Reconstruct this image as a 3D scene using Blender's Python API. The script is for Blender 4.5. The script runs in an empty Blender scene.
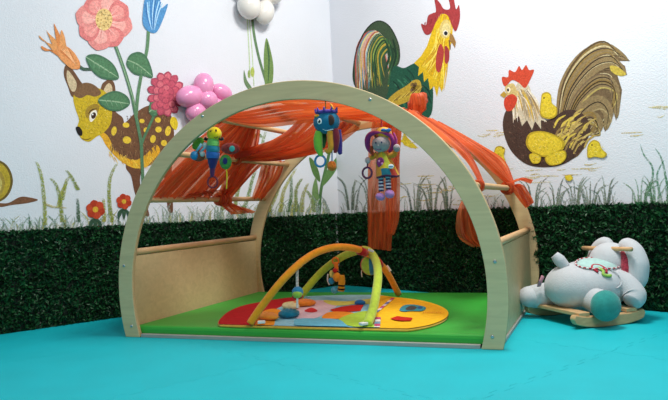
import bpy, bmesh, math, random
import numpy as np
from mathutils import Vector, Matrix
from mathutils.geometry import tessellate_polygon
random.seed(7); rng = np.random.default_rng(7)
S = bpy.context.scene
COL = S.collection

# ------------------------------------------------------------------ camera
F = 680.73
CAM = Vector((1.04641, -2.17057, 0.468524))
CR = Vector((0.92744528, 0.371241, -0.04500422))
CU = Vector((0.04604939, 0.00605366, 0.99892082))
CW = Vector((-0.37111281, 0.92851681, 0.01148098))
cd = bpy.data.cameras.new('camera'); cam = bpy.data.objects.new('camera', cd); COL.objects.link(cam)
cd.sensor_width = 36; cd.sensor_fit = 'HORIZONTAL'; cd.lens = F / 668 * 36; cd.clip_start = .05
M3 = Matrix((CR, CU, -CW)).transposed()
cam.matrix_world = Matrix.Translation(CAM) @ M3.to_4x4()
S.camera = cam

# ------------------------------------------------------------------ light
w = bpy.data.worlds.new('room_light'); S.world = w; w.use_nodes = True
w.node_tree.nodes['Background'].inputs[0].default_value = (0.90, 0.95, 1.0, 1)
w.node_tree.nodes['Background'].inputs[1].default_value = 0.30
def area(name, loc, target, size, power, col):
    l = bpy.data.lights.new(name, 'AREA'); l.energy = power; l.size = size; l.color = col; l.shape = 'DISK'
    o = bpy.data.objects.new(name, l); COL.objects.link(o); o.location = loc
    o.rotation_euler = (Vector(target) - Vector(loc)).to_track_quat('-Z', 'Y').to_euler()
    return o
area('ceiling_lamp_light', (0.75, 0.10, 2.45), (0.2, 0.75, 0), 0.55, 44, (1.0, 0.97, 0.92))
area('second_ceiling_lamp_light', (1.3, -1.7, 2.45), (0.2, 1.2, 0.6), 0.8, 20, (0.93, 0.97, 1.0))
S.view_settings.view_transform = 'Standard'; S.view_settings.look = 'None'
S.view_settings.gamma = 1; S.view_settings.use_curve_mapping = False
S.view_settings.exposure = 0.20

# ------------------------------------------------------------------ helpers
def ray(px, py): return CW + CR * ((px - 334) / F) - CU * ((py - 200) / F)
def at(px, py, Y):
    d = ray(px, py); return CAM + d * ((Y - CAM.y) / d.y)
def fl(px, py, z=0.0):
    d = ray(px, py); return CAM + d * ((z - CAM.z) / d.z)
def pxm(P): return (Vector(P) - CAM).dot(CW) / F          # metres per photo pixel at P
T = math.radians(27.1184)
DR = Vector((math.cos(T), -math.sin(T), 0)); DL = Vector((-math.sin(T), -math.cos(T), 0))
WC = Vector((-0.455286, 1.644970, 0)) - 0.036 * DR - 0.036 * DL       # wall corner
def wall_at(side, px, py, off=0.0):
    n = DR if side == 'L' else DL
    d = ray(px, py); P0 = WC + n * off
    return CAM + d * ((P0 - CAM).dot(n) / d.dot(n))

def lin(h):
    if isinstance(h, str):
        h = h.lstrip('#'); c = [int(h[i:i+2], 16) / 255 for i in (0, 2, 4)]
    else: c = list(h)
    return tuple((x / 12.92 if x <= .04045 else ((x + .055) / 1.055) ** 2.4) for x in c)

MATS = {}
def mat(name, col, rough=.6, vary=.12, scale=30., bump=0., bscale=200., sheen=0., metal=0., spec=.5, stretch=None, coat=0):
    if name in MATS: return MATS[name]
    m = bpy.data.materials.new(name); m.use_nodes = True; MATS[name] = m
    nt = m.node_tree; b = nt.nodes['Principled BSDF']
    b.inputs['Roughness'].default_value = rough; b.inputs['Metallic'].default_value = metal
    b.inputs['Specular IOR Level'].default_value = spec
    if sheen: b.inputs['Sheen Weight'].default_value = sheen
    if coat: b.inputs['Coat Weight'].default_value = coat
    tc = nt.nodes.new('ShaderNodeTexCoord'); mp = nt.nodes.new('ShaderNodeMapping')
    nt.links.new(tc.outputs['Object'], mp.inputs[0])
    if stretch: mp.inputs['Scale'].default_value = stretch
    n = nt.nodes.new('ShaderNodeTexNoise'); n.inputs['Scale'].default_value = scale; n.inputs['Detail'].default_value = 4
    nt.links.new(mp.outputs[0], n.inputs['Vector'])
    r = nt.nodes.new('ShaderNodeValToRGB'); c = lin(col)
    r.color_ramp.elements[0].position = .3; r.color_ramp.elements[1].position = .7
    r.color_ramp.elements[0].color = tuple(max(0, x * (1 - vary)) for x in c) + (1,)
    r.color_ramp.elements[1].color = tuple(min(1, x * (1 + vary)) for x in c) + (1,)
    nt.links.new(n.outputs['Fac'], r.inputs[0]); nt.links.new(r.outputs[0], b.inputs['Base Color'])
    if bump:
        n2 = nt.nodes.new('ShaderNodeTexNoise'); n2.inputs['Scale'].default_value = bscale; n2.inputs['Detail'].default_value = 3
        nt.links.new(mp.outputs[0], n2.inputs['Vector'])
        bp = nt.nodes.new('ShaderNodeBump'); bp.inputs['Strength'].default_value = bump; bp.inputs['Distance'].default_value = .01
        nt.links.new(n2.outputs['Fac'], bp.inputs['Height']); nt.links.new(bp.outputs[0], b.inputs['Normal'])
    return m
def plush(name, col, **k):
    k.setdefault('vary', .1); k.setdefault('scale', 60)
    return mat(name, col, rough=.9, sheen=.25, bump=.25, bscale=350, spec=.2, **k)

def paint_mat(name, rough=.55, vary=.30, scale=110., bump=.35, bscale=220.):
    """albedo from the colour attribute, mottled like brushed paint or printed cloth"""
    if name in MATS: return MATS[name]
    m = bpy.data.materials.new(name); m.use_nodes = True; MATS[name] = m
    nt = m.node_tree; b = nt.nodes['Principled BSDF']; b.inputs['Roughness'].default_value = rough
    b.inputs['Specular IOR Level'].default_value = .2
    a = nt.nodes.new('ShaderNodeAttribute'); a.attribute_name = 'Col'
    tc = nt.nodes.new('ShaderNodeTexCoord')
    n = nt.nodes.new('ShaderNodeTexNoise'); n.inputs['Scale'].default_value = scale; n.inputs['Detail'].default_value = 5; n.inputs['Roughness'].default_value = .7
    nt.links.new(tc.outputs['Object'], n.inputs['Vector'])
    mr = nt.nodes.new('ShaderNodeMapRange'); mr.inputs['From Min'].default_value = .3; mr.inputs['From Max'].default_value = .7
    mr.inputs['To Min'].default_value = 1 - vary; mr.inputs['To Max'].default_value = 1 + vary
    nt.links.new(n.outputs['Fac'], mr.inputs['Value'])
    v = nt.nodes.new('ShaderNodeVectorMath'); v.operation = 'SCALE'
    nt.links.new(a.outputs['Color'], v.inputs[0]); nt.links.new(mr.outputs[0], v.inputs['Scale'])
    nt.links.new(v.outputs[0], b.inputs['Base Color'])
    n2 = nt.nodes.new('ShaderNodeTexNoise'); n2.inputs['Scale'].default_value = bscale
    nt.links.new(tc.outputs['Object'], n2.inputs['Vector'])
    bp = nt.nodes.new('ShaderNodeBump'); bp.inputs['Strength'].default_value = bump; bp.inputs['Distance'].default_value = .004
    nt.links.new(n2.outputs['Fac'], bp.inputs['Height']); nt.links.new(bp.outputs[0], b.inputs['Normal'])
    return m

def link(name, me, m=None, parent=None, smooth=False):
    o = bpy.data.objects.new(name, me); COL.objects.link(o)
    if m: me.materials.append(m)
    if smooth: me.polygons.foreach_set('use_smooth', [True] * len(me.polygons))
    if parent:
        o.parent = parent; o.matrix_parent_inverse = Matrix.Translation(parent.location).inverted()
    return o
def tag(o, label, cat, group=None, kind=None):
    o['label'] = label; o['category'] = cat
    if group: o['group'] = group
    if kind: o['kind'] = kind
    return o
def thing(name, label, cat, loc=(0, 0, 0), group=None):
    o = bpy.data.objects.new(name, None); COL.objects.link(o); o.location = loc; o.empty_display_size = .05
    return tag(o, label, cat, group)

class MB:
    def __init__(s): s.bm = bmesh.new()
    def box(s, c, size, rot=None, bevel=0.):
        tb = bmesh.new(); bmesh.ops.create_cube(tb, size=1); bmesh.ops.scale(tb, vec=size, verts=tb.verts[:])
        if bevel: bmesh.ops.bevel(tb, geom=tb.edges[:], offset=bevel, segments=3, profile=.6, affect='EDGES')
        if rot is not None: bmesh.ops.rotate(tb, matrix=rot, verts=tb.verts[:])
        bmesh.ops.translate(tb, vec=c, verts=tb.verts[:])
        me = bpy.data.meshes.new('t'); tb.to_mesh(me); tb.free(); s.bm.from_mesh(me); bpy.data.meshes.remove(me)
        return s
    def ell(s, c, r, rot=None, u=24, v=14):
        vs = bmesh.ops.create_uvsphere(s.bm, u_segments=u, v_segments=v, radius=1)['verts']
        bmesh.ops.scale(s.bm, vec=(r, r, r) if isinstance(r, (int, float)) else r, verts=vs)
        if rot is not None: bmesh.ops.rotate(s.bm, matrix=rot, verts=vs)
        bmesh.ops.translate(s.bm, vec=c, verts=vs)
        return s
    def tube(s, pts, rad, seg=12, closed=False, cap=True, sub=6, flat=1.0):
        pts = [Vector(p) for p in pts]
        n = len(pts)
        if not hasattr(rad, '__len__'): rad = [rad] * n
        P, R = spline(pts, rad, sub, closed)
        rings = []; up = None; m = len(P)
        for i in range(m):
            a = P[(i - 1) % m] if closed or i > 0 else P[i]; b = P[(i + 1) % m] if closed or i < m - 1 else P[i]
            t = (b - a).normalized()
            if up is None: up = t.orthogonal().normalized()
            up = (up - t * up.dot(t)).normalized(); sd = t.cross(up)
            rings.append([s.bm.verts.new(P[i] + (up * math.cos(k * 2 * math.pi / seg) + sd * math.sin(k * 2 * math.pi / seg) * flat) * R[i]) for k in range(seg)])
        for i in range(m if closed else m - 1):
            A = rings[i]; B = rings[(i + 1) % m]
            for k in range(seg):
                s.bm.faces.new((A[k], A[(k + 1) % seg], B[(k + 1) % seg], B[k]))
        if cap and not closed:
            s.bm.faces.new(rings[0][::-1]); s.bm.faces.new(rings[-1])
        return s
    def torus(s, c, R, r, axis=(0, 1, 0), n=28, seg=10, arc=1.0):
        ax = Vector(axis).normalized(); e1 = ax.orthogonal().normalized(); e2 = ax.cross(e1)
        pts = [Vector(c) + (e1 * math.cos(2 * math.pi * arc * i / n) + e2 * math.sin(2 * math.pi * arc * i / n)) * R for i in range(n)]
        return s.tube(pts, r, seg=seg, closed=arc >= 1, sub=1)
    def build(s, name, m, parent=None, smooth=True, recalc=True):
        if recalc: bmesh.ops.recalc_face_normals(s.bm, faces=s.bm.faces[:])
        me = bpy.data.meshes.new(name); s.bm.to_mesh(me); s.bm.free()
        return link(name, me, m, parent, smooth)

def spline(pts, rad, sub, closed=False):
    n = len(pts); P = []; R = []
    rng_ = range(n if closed else n - 1)
    for i in rng_:
        p0 = pts[(i - 1) % n] if closed or i > 0 else pts[0]; p1 = pts[i]; p2 = pts[(i + 1) % n]
        p3 = pts[(i + 2) % n] if closed or i < n - 2 else pts[-1]
        for k in range(sub):
            t = k / sub
            P.append(.5 * ((2 * p1) + (p2 - p0) * t + (2 * p0 - 5 * p1 + 4 * p2 - p3) * t * t + (3 * p1 - p0 - 3 * p2 + p3) * t ** 3))
            R.append(rad[i] * (1 - t) + rad[(i + 1) % n] * t)
    if not closed: P.append(pts[-1].copy()); R.append(rad[-1])
    return P, R
def smooth2(pts, sub=5, closed=True):
    P, _ = spline([Vector((a, b)) for a, b in pts], [1] * len(pts), sub, closed); return [(p.x, p.y) for p in P]

class Painter:
    """flat shapes laid in thin layers on a surface; fn(px,py,off) maps a photo point to that surface"""
    def __init__(s, fn, step=.00004, base=.0008):
        s.fn = fn; s.step = step; s.base = base; s.V = []; s.Fc = []; s.C = []; s.lv = 0; s.pos = []
    def poly(s, pts, col, smooth=True, keep=False, j=0.0, close=True):
        if not keep: s.lv += 1
        q = smooth2(pts, 5) if smooth else list(pts)
        if j: q = [(a + random.uniform(-j, j), b + random.uniform(-j, j)) for a, b in q]
        off = s.base + s.lv * s.step
        P = [s.fn(a, b, off) for a, b in q]; i0 = len(s.V); s.V += [tuple(p) for p in P]
        c = lin(col)
        for t in tessellate_polygon([[Vector((a, b, 0)) for a, b in q]]):
            s.Fc.append(tuple(i0 + k for k in t)); s.C.append(c)
        return s
    def stroke(s, pts, width, col, keep=True, taper=True, sub=5):
        """brush stroke: width in pixels at its thickest"""
        q = smooth2(pts, sub, False) if len(pts) > 2 else [tuple(p) for p in pts]
        n = len(q); L = []; Rr = []
        for i, (a, b) in enumerate(q):
            a0, b0 = q[max(0, i - 1)]; a1, b1 = q[min(n - 1, i + 1)]
            dx, dy = a1 - a0, b1 - b0; d = math.hypot(dx, dy) or 1
            t = i / (n - 1) if n > 1 else 0
            if taper is True: ww = width * .5 * (math.sin(math.pi * min(1, .12 + .88 * t)) ** .7 * .9 + .1)
            elif taper == 'tip': ww = width * .5 * (1 - t) ** .6 + .05
            else: ww = width * .5
            L.append((a - dy / d * ww, b + dx / d * ww)); Rr.append((a + dy / d * ww, b - dx / d * ww))
        if not keep: s.lv += 1
        off = s.base + s.lv * s.step + random.random() * s.step * .8
        i0 = len(s.V); s.V += [tuple(s.fn(a, b, off)) for a, b in L] + [tuple(s.fn(a, b, off)) for a, b in Rr]
        c = lin(col)
        for i in range(n - 1):
            s.Fc.append((i0 + i, i0 + i + 1, i0 + n + i + 1, i0 + n + i)); s.C.append(c)
        return s
    def disc(s, x, y, rx, ry, col, rot=0, **k):
        c, d = math.cos(rot), math.sin(rot)
        return s.poly([(x + rx * math.cos(a) * c - ry * math.sin(a) * d, y + rx * math.cos(a) * d + ry * math.sin(a) * c) for a in [i * math.pi / 4 for i in range(8)]], col, **k)
    def petal(s, x, y, ang, L, W, col, **k):
        c, d = math.cos(ang), math.sin(ang)
        sh = [(0, 0), (.3, .42), (.75, .5), (1, .12), (1, -.12), (.75, -.5), (.3, -.42)]
        return s.poly([(x + a * L * c - b * W * d, y + a * L * d + b * W * c) for a, b in sh], col, **k)
    def build(s, name, m, parent=None):
        me = bpy.data.meshes.new(name); me.from_pydata(s.V, [], s.Fc)
        ca = me.color_attributes.new('Col', 'FLOAT_COLOR', 'CORNER'); data = []
        for f, c in zip(s.Fc, s.C): data += [c[0], c[1], c[2], 1.] * len(f)
        ca.data.foreach_set('color', data); me.update()
        return link(name, me, m, parent)
def wallfn(side): return lambda a, b, off: wall_at(side, a, b, off)

# ------------------------------------------------------------------ the room
wall_m = mat('wall_paint', '#dcdfe6', rough=.75, vary=.02, scale=3, bump=.22, bscale=170, spec=.25)
def slab(name, P0, P1, n, h, th=.1):
    """vertical wall from P0 to P1, face on the side n points to"""
    mb = MB(); a = [P0, P1, P1 - n * th, P0 - n * th]
    vs = [mb.bm.verts.new(Vector((p.x, p.y, z))) for z in (-.05, h) for p in a]
    for q in ((0, 1, 5, 4), (1, 2, 6, 5), (2, 3, 7, 6), (3, 0, 4, 7), (0, 3, 2, 1), (4, 5, 6, 7)): mb.bm.faces.new([vs[i] for i in q])
    o = mb.build(name, wall_m, smooth=False); o['kind'] = 'structure'; return o
slab('wall_left', WC, WC + DL * 3.6, DR, 2.5)
slab('wall_right', WC - DR * .1, WC + DR * 3.6, DL, 2.5)

# floor: turquoise interlocking foam tiles with toothed seams
def floor_mesh():
    N = Vector((math.cos(T), -math.sin(T))); Tt = Vector((math.sin(T), math.cos(T)))
    n0, t0, s = .184, .500, .724; g = .0005; th = .003; nt = 17
    mb = MB(); bm = mb.bm
    def edge(sgn_gap, flip):
        """profile (pos 0..1, outward) of a toothed side"""
        out = []
        for k in range(nt):
            a = k / nt
            d = .009 * (1 if k % 2 == 0 else -1) * flip
            lo, hi = a, a + 1 / nt; q = .009 * (1 if k % 2 == 0 else -1) * flip
            if k in (0, nt - 1): d = 0
            out += [(lo + .003 - q * .35, d), (hi - .003 + q * .35, d)]
        return out
    for i in range(-3, 5):
        for j in range(-5, 4):
            a0, b0 = n0 + i * s, t0 + j * s; pts = []
            def W(a, b):  # clip at the walls
                return (a, b)
            e1 = edge(g, 1)
            for p, d in e1: pts.append((a0 + p * s, b0 + d + g))            # low-t side
            for p, d in e1: pts.append((a0 + s + d - g, b0 + p * s))         # high-n side
            for p, d in reversed(e1): pts.append((a0 + p * s, b0 + s + d - g))
            for p, d in reversed(e1): pts.append((a0 + d + g, b0 + p * s))
            # corner clean-up
            tri = tessellate_polygon([[Vector((x, y, 0)) for x, y in pts]])
            top = [bm.verts.new(Vector((N.x * x + Tt.x * y, N.y * x + Tt.y * y, 0))) for x, y in pts]
            bot = [bm.verts.new(v.co - Vector((0, 0, th))) for v in top]
            for t in tri:
                try: bm.faces.new([top[k] for k in t])
                except ValueError: pass
            m = len(pts)
            for k in range(m): bm.faces.new((top[k], bot[k], bot[(k + 1) % m], top[(k + 1) % m]))
    c = Vector((.5, 0, -th - .001)); r = 4
    vs = [bm.verts.new(c + Vector((x, y, 0))) for x, y in ((-r, -r), (r, -r), (r, r), (-r, r))]; bm.faces.new(vs)
    bmesh.ops.recalc_face_normals(bm, faces=bm.faces[:])
    return mb
fm = mat('turquoise_foam', '#04b6c2', rough=.62, vary=.05, scale=5, bump=.12, bscale=500, spec=.35)
fo = floor_mesh().build('floor', fm, smooth=False, recalc=False); fo['kind'] = 'structure'

# ------------------------------------------------------------------ artificial hedge on both walls
def hedge(name, label, origin, along, nrm, length, h, m_leaf, dens=36000):
    n = int(length * h * dens)
    a = rng.uniform(0, length, n); z = rng.uniform(0.0, h, n) ; dpt = rng.uniform(.008, .034, n)
    clump = .5 + .5 * np.sin(a * 37 + 3 * np.sin(z * 41)) * np.sin(z * 53 + 2 * np.sin(a * 29)); dpt = dpt * (.6 + .4 * clump)
    o = np.array(origin); al = np.array(along); nr = np.array(nrm); up = np.array([0, 0, 1.])
    C = o + a[:, None] * al + z[:, None] * up + dpt[:, None] * nr
    d = rng.normal(size=(n, 3)); d[:, 2] += .5; d += nr * 0.5; d /= np.linalg.norm(d, axis=1)[:, None]
    q = rng.normal(size=(n, 3)) + nr * .2; s = np.cross(d, q); s /= np.linalg.norm(s, axis=1)[:, None]
    L = rng.uniform(.0065, .0125, n)[:, None]; W = L * rng.uniform(.38, .55, n)[:, None]
    up2 = np.cross(s, d) * (W * .5)
    V = np.stack([C - d * L, C + s * W + up2, C + d * L, C - s * W + up2], 1).reshape(-1, 3)
    # keep the leaves off the floor and out of the wall
    V[:, 2] = np.clip(V[:, 2], .002, h + .006)
    dist = (V - o) @ nr; V -= np.minimum(dist - .004, 0)[:, None] * nr
    aa = (V - o) @ al; V += (np.maximum(.0 - aa, 0))[:, None] * al
    idx = np.arange(n * 4).reshape(-1, 4)
    tri = np.concatenate([idx[:, [0, 1, 2]], idx[:, [0, 2, 3]]])
    # backing mat
    b = [o + al * x + nr * y + up * zz for x, y, zz in ((0, .001, 0), (length, .001, 0), (length, .012, 0), (0, .012, 0), (0, .001, h - .004), (length, .001, h - .004), (length, .012, h - .004), (0, .012, h - .004))]
    i0 = len(V); V = np.concatenate([V, np.array(b)])
    bq = [(0, 1, 2, 3), (4, 5, 6, 7), (0, 1, 5, 4), (1, 2, 6, 5), (2, 3, 7, 6), (3, 0, 4, 7)]
    faces = tri.tolist() + [tuple(i0 + k for k in f) for f in bq]
    me = bpy.data.meshes.new(name); me.from_pydata(V.tolist(), [], faces)
    me.materials.append(m_leaf[0]); me.materials.append(m_leaf[1]); me.materials.append(m_leaf[2])
    mi = np.concatenate([rng.choice([0, 0, 1], n)] * 1); mi = np.concatenate([mi, mi, np.full(len(bq), 2)]).astype(np.int32)
    me.polygons.foreach_set('material_index', mi)
    ob = link(name, me); return tag(ob, label, 'artificial hedge')
leafs = [mat('hedge_leaf_green', '#184f27', rough=.45, vary=.35, scale=25, spec=.35), mat('hedge_leaf_dark', '#0b3018', rough=.5, vary=.3, scale=25, spec=.3),
         mat('hedge_backing', '#06160b', rough=.9)]
HH = .4338
hedge('hedge_panel', 'dark green artificial hedge matting on the left wall below the painted deer', WC + DR * .0 + DL * .037, DL, DR, 3.0, HH, leafs)
hedge('hedge_panel', 'dark green artificial hedge matting on the right wall behind the rabbit rocker', WC + DR * .003, DR, DL, 3.0, HH, leafs)

# ------------------------------------------------------------------ painted mural
PM = paint_mat('mural_paint')
def wash_mat():
    m = paint_mat('mural_wash').copy(); m.name = 'mural_wash_thin'; nt = m.node_tree; b = nt.nodes['Principled BSDF']
    tc = nt.nodes.new('ShaderNodeTexCoord'); n = nt.nodes.new('ShaderNodeTexNoise'); n.inputs['Scale'].default_value = 140; n.inputs['Detail'].default_value = 3
    nt.links.new(tc.outputs['Object'], n.inputs['Vector']); mr = nt.nodes.new('ShaderNodeMapRange')
    mr.inputs['From Min'].default_value = .35; mr.inputs['From Max'].default_value = .65; mr.inputs['To Min'].default_value = .12; mr.inputs['To Max'].default_value = .85
    nt.links.new(n.outputs['Fac'], mr.inputs['Value']); nt.links.new(mr.outputs[0], b.inputs['Alpha']); return m
WM = wash_mat()
def fig(side, base=.0008): return Painter(wallfn(side), base=base)
def leafp(p, pts, col='#4f7d58', dark='#436e50', light='#8fb08c'):
    p.poly(pts, dark); cx = sum(a for a, b in pts) / len(pts); cy = sum(b for a, b in pts) / len(pts)
    p.poly([(cx + (a - cx) * .86, cy + (b - cy) * .82) for a, b in pts], col)
    a, b = pts[0], pts[len(pts) // 2]; p.lv += 1
    p.stroke([a, (cx, cy), b], 1.3, light)
    for t in (.25, .4, .55, .7):
        x = a[0] + (b[0] - a[0]) * t; y = a[1] + (b[1] - a[1]) * t; dx, dy = b[0] - a[0], b[1] - a[1]; L = math.hypot(dx, dy)
        for sg in (-1, 1): p.stroke([(x, y), (x + dx / L * 3 + sg * -dy / L * 5, y + dy / L * 3 + sg * dx / L * 5)], .8, light if sg > 0 else '#3c6b4a')
# deer
p = fig('L')
BR, BR2, YE, YE2 = '#6e4c33', '#8a6746', '#c9ab1e', '#e2c13a'
p.poly([(97, 104), (108, 104), (116, 112), (124, 122), (118, 150), (106, 140), (99, 132), (98, 118)], BR)
p.poly([(96, 122), (104, 124), (110, 134), (116, 148), (106, 142), (99, 134)], '#d2b02a')
p.poly([(128, 160), (126, 168), (131, 176), (134, 190), (138, 203), (143, 214), (149, 216), (147, 206), (142, 196), (140, 180), (141, 165)], '#6a4631')
p.poly([(160, 150), (163, 170), (166, 190), (168, 210), (173, 211), (172, 190), (172, 165), (175, 150)], '#6a4631')
p.poly([(108, 108), (116, 118), (124, 123), (134, 114), (147, 106), (160, 106), (168, 110), (173, 122), (174, 140), (171, 156), (166, 162), (160, 160), (146, 167), (133, 167), (122, 160), (112, 150), (104, 138)], BR)
for k in range(260):
    a = random.uniform(0, 6.28); r = math.sqrt(random.random()); x, y = 152 + 42 * r * math.cos(a), 135 + 24 * r * math.sin(a)
    if y > 110 + abs(x - 145) * .2 and x < 171: p.stroke([(x, y), (x + random.uniform(-1.5, 1.5), y + random.uniform(.8, 2.5))], .8, random.choice([BR2, '#57392a', '#7d5a3c']), taper=False)
p.poly([(101, 132), (108, 136), (114, 148), (123, 156), (134, 160), (144, 156), (156, 145), (160, 152), (152, 161), (146, 167), (134, 168), (122, 162), (112, 153), (104, 142)], '#dda62a')
for k in range(70):
    t = random.random(); x = 104 + 54 * t; y = 140 + 26 * math.sin(t * 2.2) * .95 + random.uniform(-4, 3)
    p.stroke([(x, y), (x + 2, y + 4)], 1.0, random.choice([YE2, '#e8b64a', '#d89a2a', '#e9c85c']))
p.lv += 1
for k in range(60):
    t = random.random(); x = 110 + 46 * t; y = 150 + 9 * math.sin(t * 3.14) - random.uniform(0, 5)
    p.stroke([(x, y - 3), (x + random.uniform(-1, 2), y + random.uniform(1, 3.5))], 1.8, random.choice([BR, BR2, '#5d4030']))
for k in range(50):
    t = random.random(); x = 108 + 50 * t; y = 155 + 9 * math.sin(t * 3.14) + random.uniform(-3, 3)
    p.stroke([(x, y - 2), (x + 2, y + 2)], 1.4, random.choice([YE2, '#eacb50', '#d9a030']))
p.lv += 1
for x, y, rx, ry in ((114, 131, 2.6, 4.6), (126, 125, 3.4, 2.6), (127, 140, 4.2, 3.6), (158, 120, 3, 2.6), (158.5, 129.5, 3.2, 3), (168, 131, 2.8, 5), (153, 139, 2.8, 4), (142, 121, 2.6, 2.2), (164, 143, 3, 3), (146, 130, 2.4, 2.6)):
    p.disc(x, y, rx, ry, YE2, keep=True, rot=.2)
p.poly([(172, 117), (176, 118), (178, 124), (176, 130), (172, 127), (170, 122)], '#e0c62a')
class HeadScale:
    def __init__(s, p): s.p = p
    def t(s, q): return [(60 + (a - 60) * .79, 50 + (b - 50) * .79) for a, b in q]
    def poly(s, q, c, **k): s.p.poly(s.t(q), c, **k)
    def stroke(s, q, w_, c, **k): s.p.stroke(s.t(q), w_ * .8, c, **k)
    def disc(s, x, y, rx, ry, c, **k): x, y = s.t([(x, y)])[0]; s.p.disc(x, y, rx * .8, ry * .8, c, **k)
h = HeadScale(p)
h.poly([(66, 71), (65, 82), (70, 96), (75, 109), (82, 107), (90, 97), (85, 88), (77, 76), (70, 69)], BR)          # ear
h.poly([(69, 76), (69, 88), (74, 101), (79, 102), (81, 92), (74, 80)], '#cdb894')
h.poly([(111, 105), (113, 94), (118, 89), (124, 87), (129, 93), (130, 106), (125, 116), (115, 112)], BR)
h.poly([(115, 106), (117, 97), (122, 92), (126, 97), (125, 108)], '#cdb894')
h.poly([(78, 106), (77, 114), (80, 126), (84, 138), (82, 147), (83, 155), (88, 163), (97, 166), (106, 160), (117, 153), (124, 143), (126, 128), (124, 112), (116, 102), (100, 96), (86, 99)], YE)
for k in range(200):
    a = random.uniform(0, 6.28); r = math.sqrt(random.random()); x, y = 103 + 20 * r * math.cos(a), 130 + 27 * r * math.sin(a)
    h.stroke([(x, y), (x + .8, y + 1.2)], .7, random.choice(['#a98a1c', '#d6bc3c', '#8f7420', '#dcc75a']), taper=False)
h.poly([(78, 107), (82, 98), (89, 92), (98, 92), (107, 97), (112, 105), (104, 109), (95, 107), (86, 111)], '#7b5a3b')
h.poly([(92, 128), (97, 121), (105, 118), (110, 121), (107, 130), (100, 134), (94, 136)], '#a08128')
h.poly([(97, 136), (99, 129), (105, 126), (107, 131), (103, 138), (99, 141)], '#efe8d8'); h.disc(102.5, 133, 2.9, 4.2, '#3a2415', rot=.3); h.disc(101.5, 131.5, .8, 1, '#ffffff')
h.stroke([(96, 131), (100, 126), (107, 124)], 1.3, '#3a2415')
h.poly([(80, 148), (84, 147), (88, 152), (88, 158), (84, 158), (81, 153)], '#1d1512')
h.stroke([(88, 162), (94, 163.5), (100, 161)], 1.0, '#5a4118')
tag(p.build('painted_deer', PM), 'yellow and brown spotted fawn painted on the left wall', 'mural figure')
# snail at the picture's left edge
p = fig('L')
p.poly([(-4, 203), (8, 203), (20, 197), (30, 197.5), (38, 200), (28, 203), (12, 205), (0, 207)], '#7a5138')
p.disc(-8, 181, 21, 22.5, '#6e5a24'); p.disc(-8.5, 181, 19, 20.5, '#b99e30'); p.disc(-9, 183, 14, 16, '#a78c3c'); p.disc(-9, 184, 11, 12.5, '#cbb968'); p.disc(-8, 186, 7, 8, '#a8925a')
p.poly([(-40, 205), (-34, 185), (-28, 185), (-26, 200), (0, 205), (-10, 208)], '#7a5138')
tag(p.build('painted_snail', PM), 'yellow round snail shell with brown tail painted at the far left of the left wall', 'mural figure')
# tall flowers
p = fig('L', .0035)
for c, (a, b) in (('#7d9a62', (0, 0)),):
    pass
p.stroke([(79, 66), (84, 69), (92, 69)], 3, '#3f5a48', taper=False)
for tip in ((40, 36), (46, 29), (54, 25), (61, 31), (42, 46)):
    p.poly([(79, 69), (70, 67), (58 if tip[0] < 50 else 60, 56), tip, (tip[0] + 3.5, tip[1] + 5), (68, 50), (79, 60)], random.choice(['#d98648', '#e09a5c', '#cf7a3f']), keep=True); p.lv += 1
p.poly([(56, 48), (66, 46), (76, 55), (79.5, 66), (72, 69), (61, 59)], '#e0955a')
for k in range(7): p.stroke([(58 + k * 1.7, 50 - k * .4), (66 + k, 56), (76, 65)], .8, random.choice(['#c9713a', '#f0b684']))
tag(p.build('painted_lily', PM), 'orange spiky-petalled flower painted above the fawn ear', 'mural figure')
p = fig('L', .0035)
p.stroke([(114, 42), (119, 55), (125, 72), (132, 96), (136, 116), (141, 142), (142, 160), (143, 180), (145, 205)], 3.2, '#557d5c', taper=False)
p.stroke([(116, 46), (124, 70), (133, 98), (138, 120)], 1.1, '#87a884')
leafp(p, [(86, 57), (94, 54), (104, 57), (114, 65), (119, 78), (110, 80), (99, 77), (90, 68)])
leafp(p, [(98, 100), (107, 93), (117, 91), (127, 96), (130, 104), (122, 110), (112, 111), (103, 107)])
for k in range(8):
    a = k * math.pi / 4 + .25; ax = 1.0
    x, y = 104 + 6 * math.cos(a), 21 + 7 * math.sin(a)
    p.petal(x, y, a, 21 if k % 2 else 22.5, 21, ['#e08b86', '#d97a78'][k % 2]); p.petal(x + 2 * math.cos(a), y + 2 * math.sin(a), a, 14, 14, ['#efa9a0', '#e9968f'][k % 2])
    for d in (-.3, 0, .3): p.stroke([(x, y), (x + 14 * math.cos(a + d), y + 15 * math.sin(a + d))], 1.1, random.choice(['#f6c9bf', '#cf6a6c']))
p.disc(104, 19.5, 8.5, 11, '#e3c27e')
for k in range(50):
    a = random.uniform(0, 6.28); r = math.sqrt(random.random()); p.disc(104 + 8 * r * math.cos(a), 19.5 + 10 * r * math.sin(a), .8, .8, random.choice(['#f3dca0', '#c99a52', '#eecb80']), keep=True, smooth=False)
tag(p.build('painted_pink_daisy', PM), 'large pale pink eight-petalled flower on a leafy stem painted above the fawn', 'mural figure')
p = fig('L', .0035)
p.stroke([(148.5, 31), (147, 50), (142, 72), (138, 95), (136, 118)], 3.2, '#5d8560', taper=False)
leafp(p, [(127, 60), (131, 54), (140, 52), (148, 59), (153, 77), (144, 76), (134, 74), (127, 66)])
p.poly([(146, -4), (143, 12), (143, 24), (148, 31), (156, 32.5), (162, 22), (168, 4), (161, 8), (160, -6), (154, -2)], '#4f8fc4')
for k in range(12): p.stroke([(144 + k * 1.7, -2 + abs(k - 6)), (146 + k * 1.1, 14), (151 + k * .3, 30)], 1.2, random.choice(['#2f6ba6', '#86bce2', '#3f7fba', '#a9d2ee']))
tag(p.build('painted_blue_tulip', PM), 'blue tulip with one round leaf painted right of the pink flower', 'mural figure')
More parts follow.
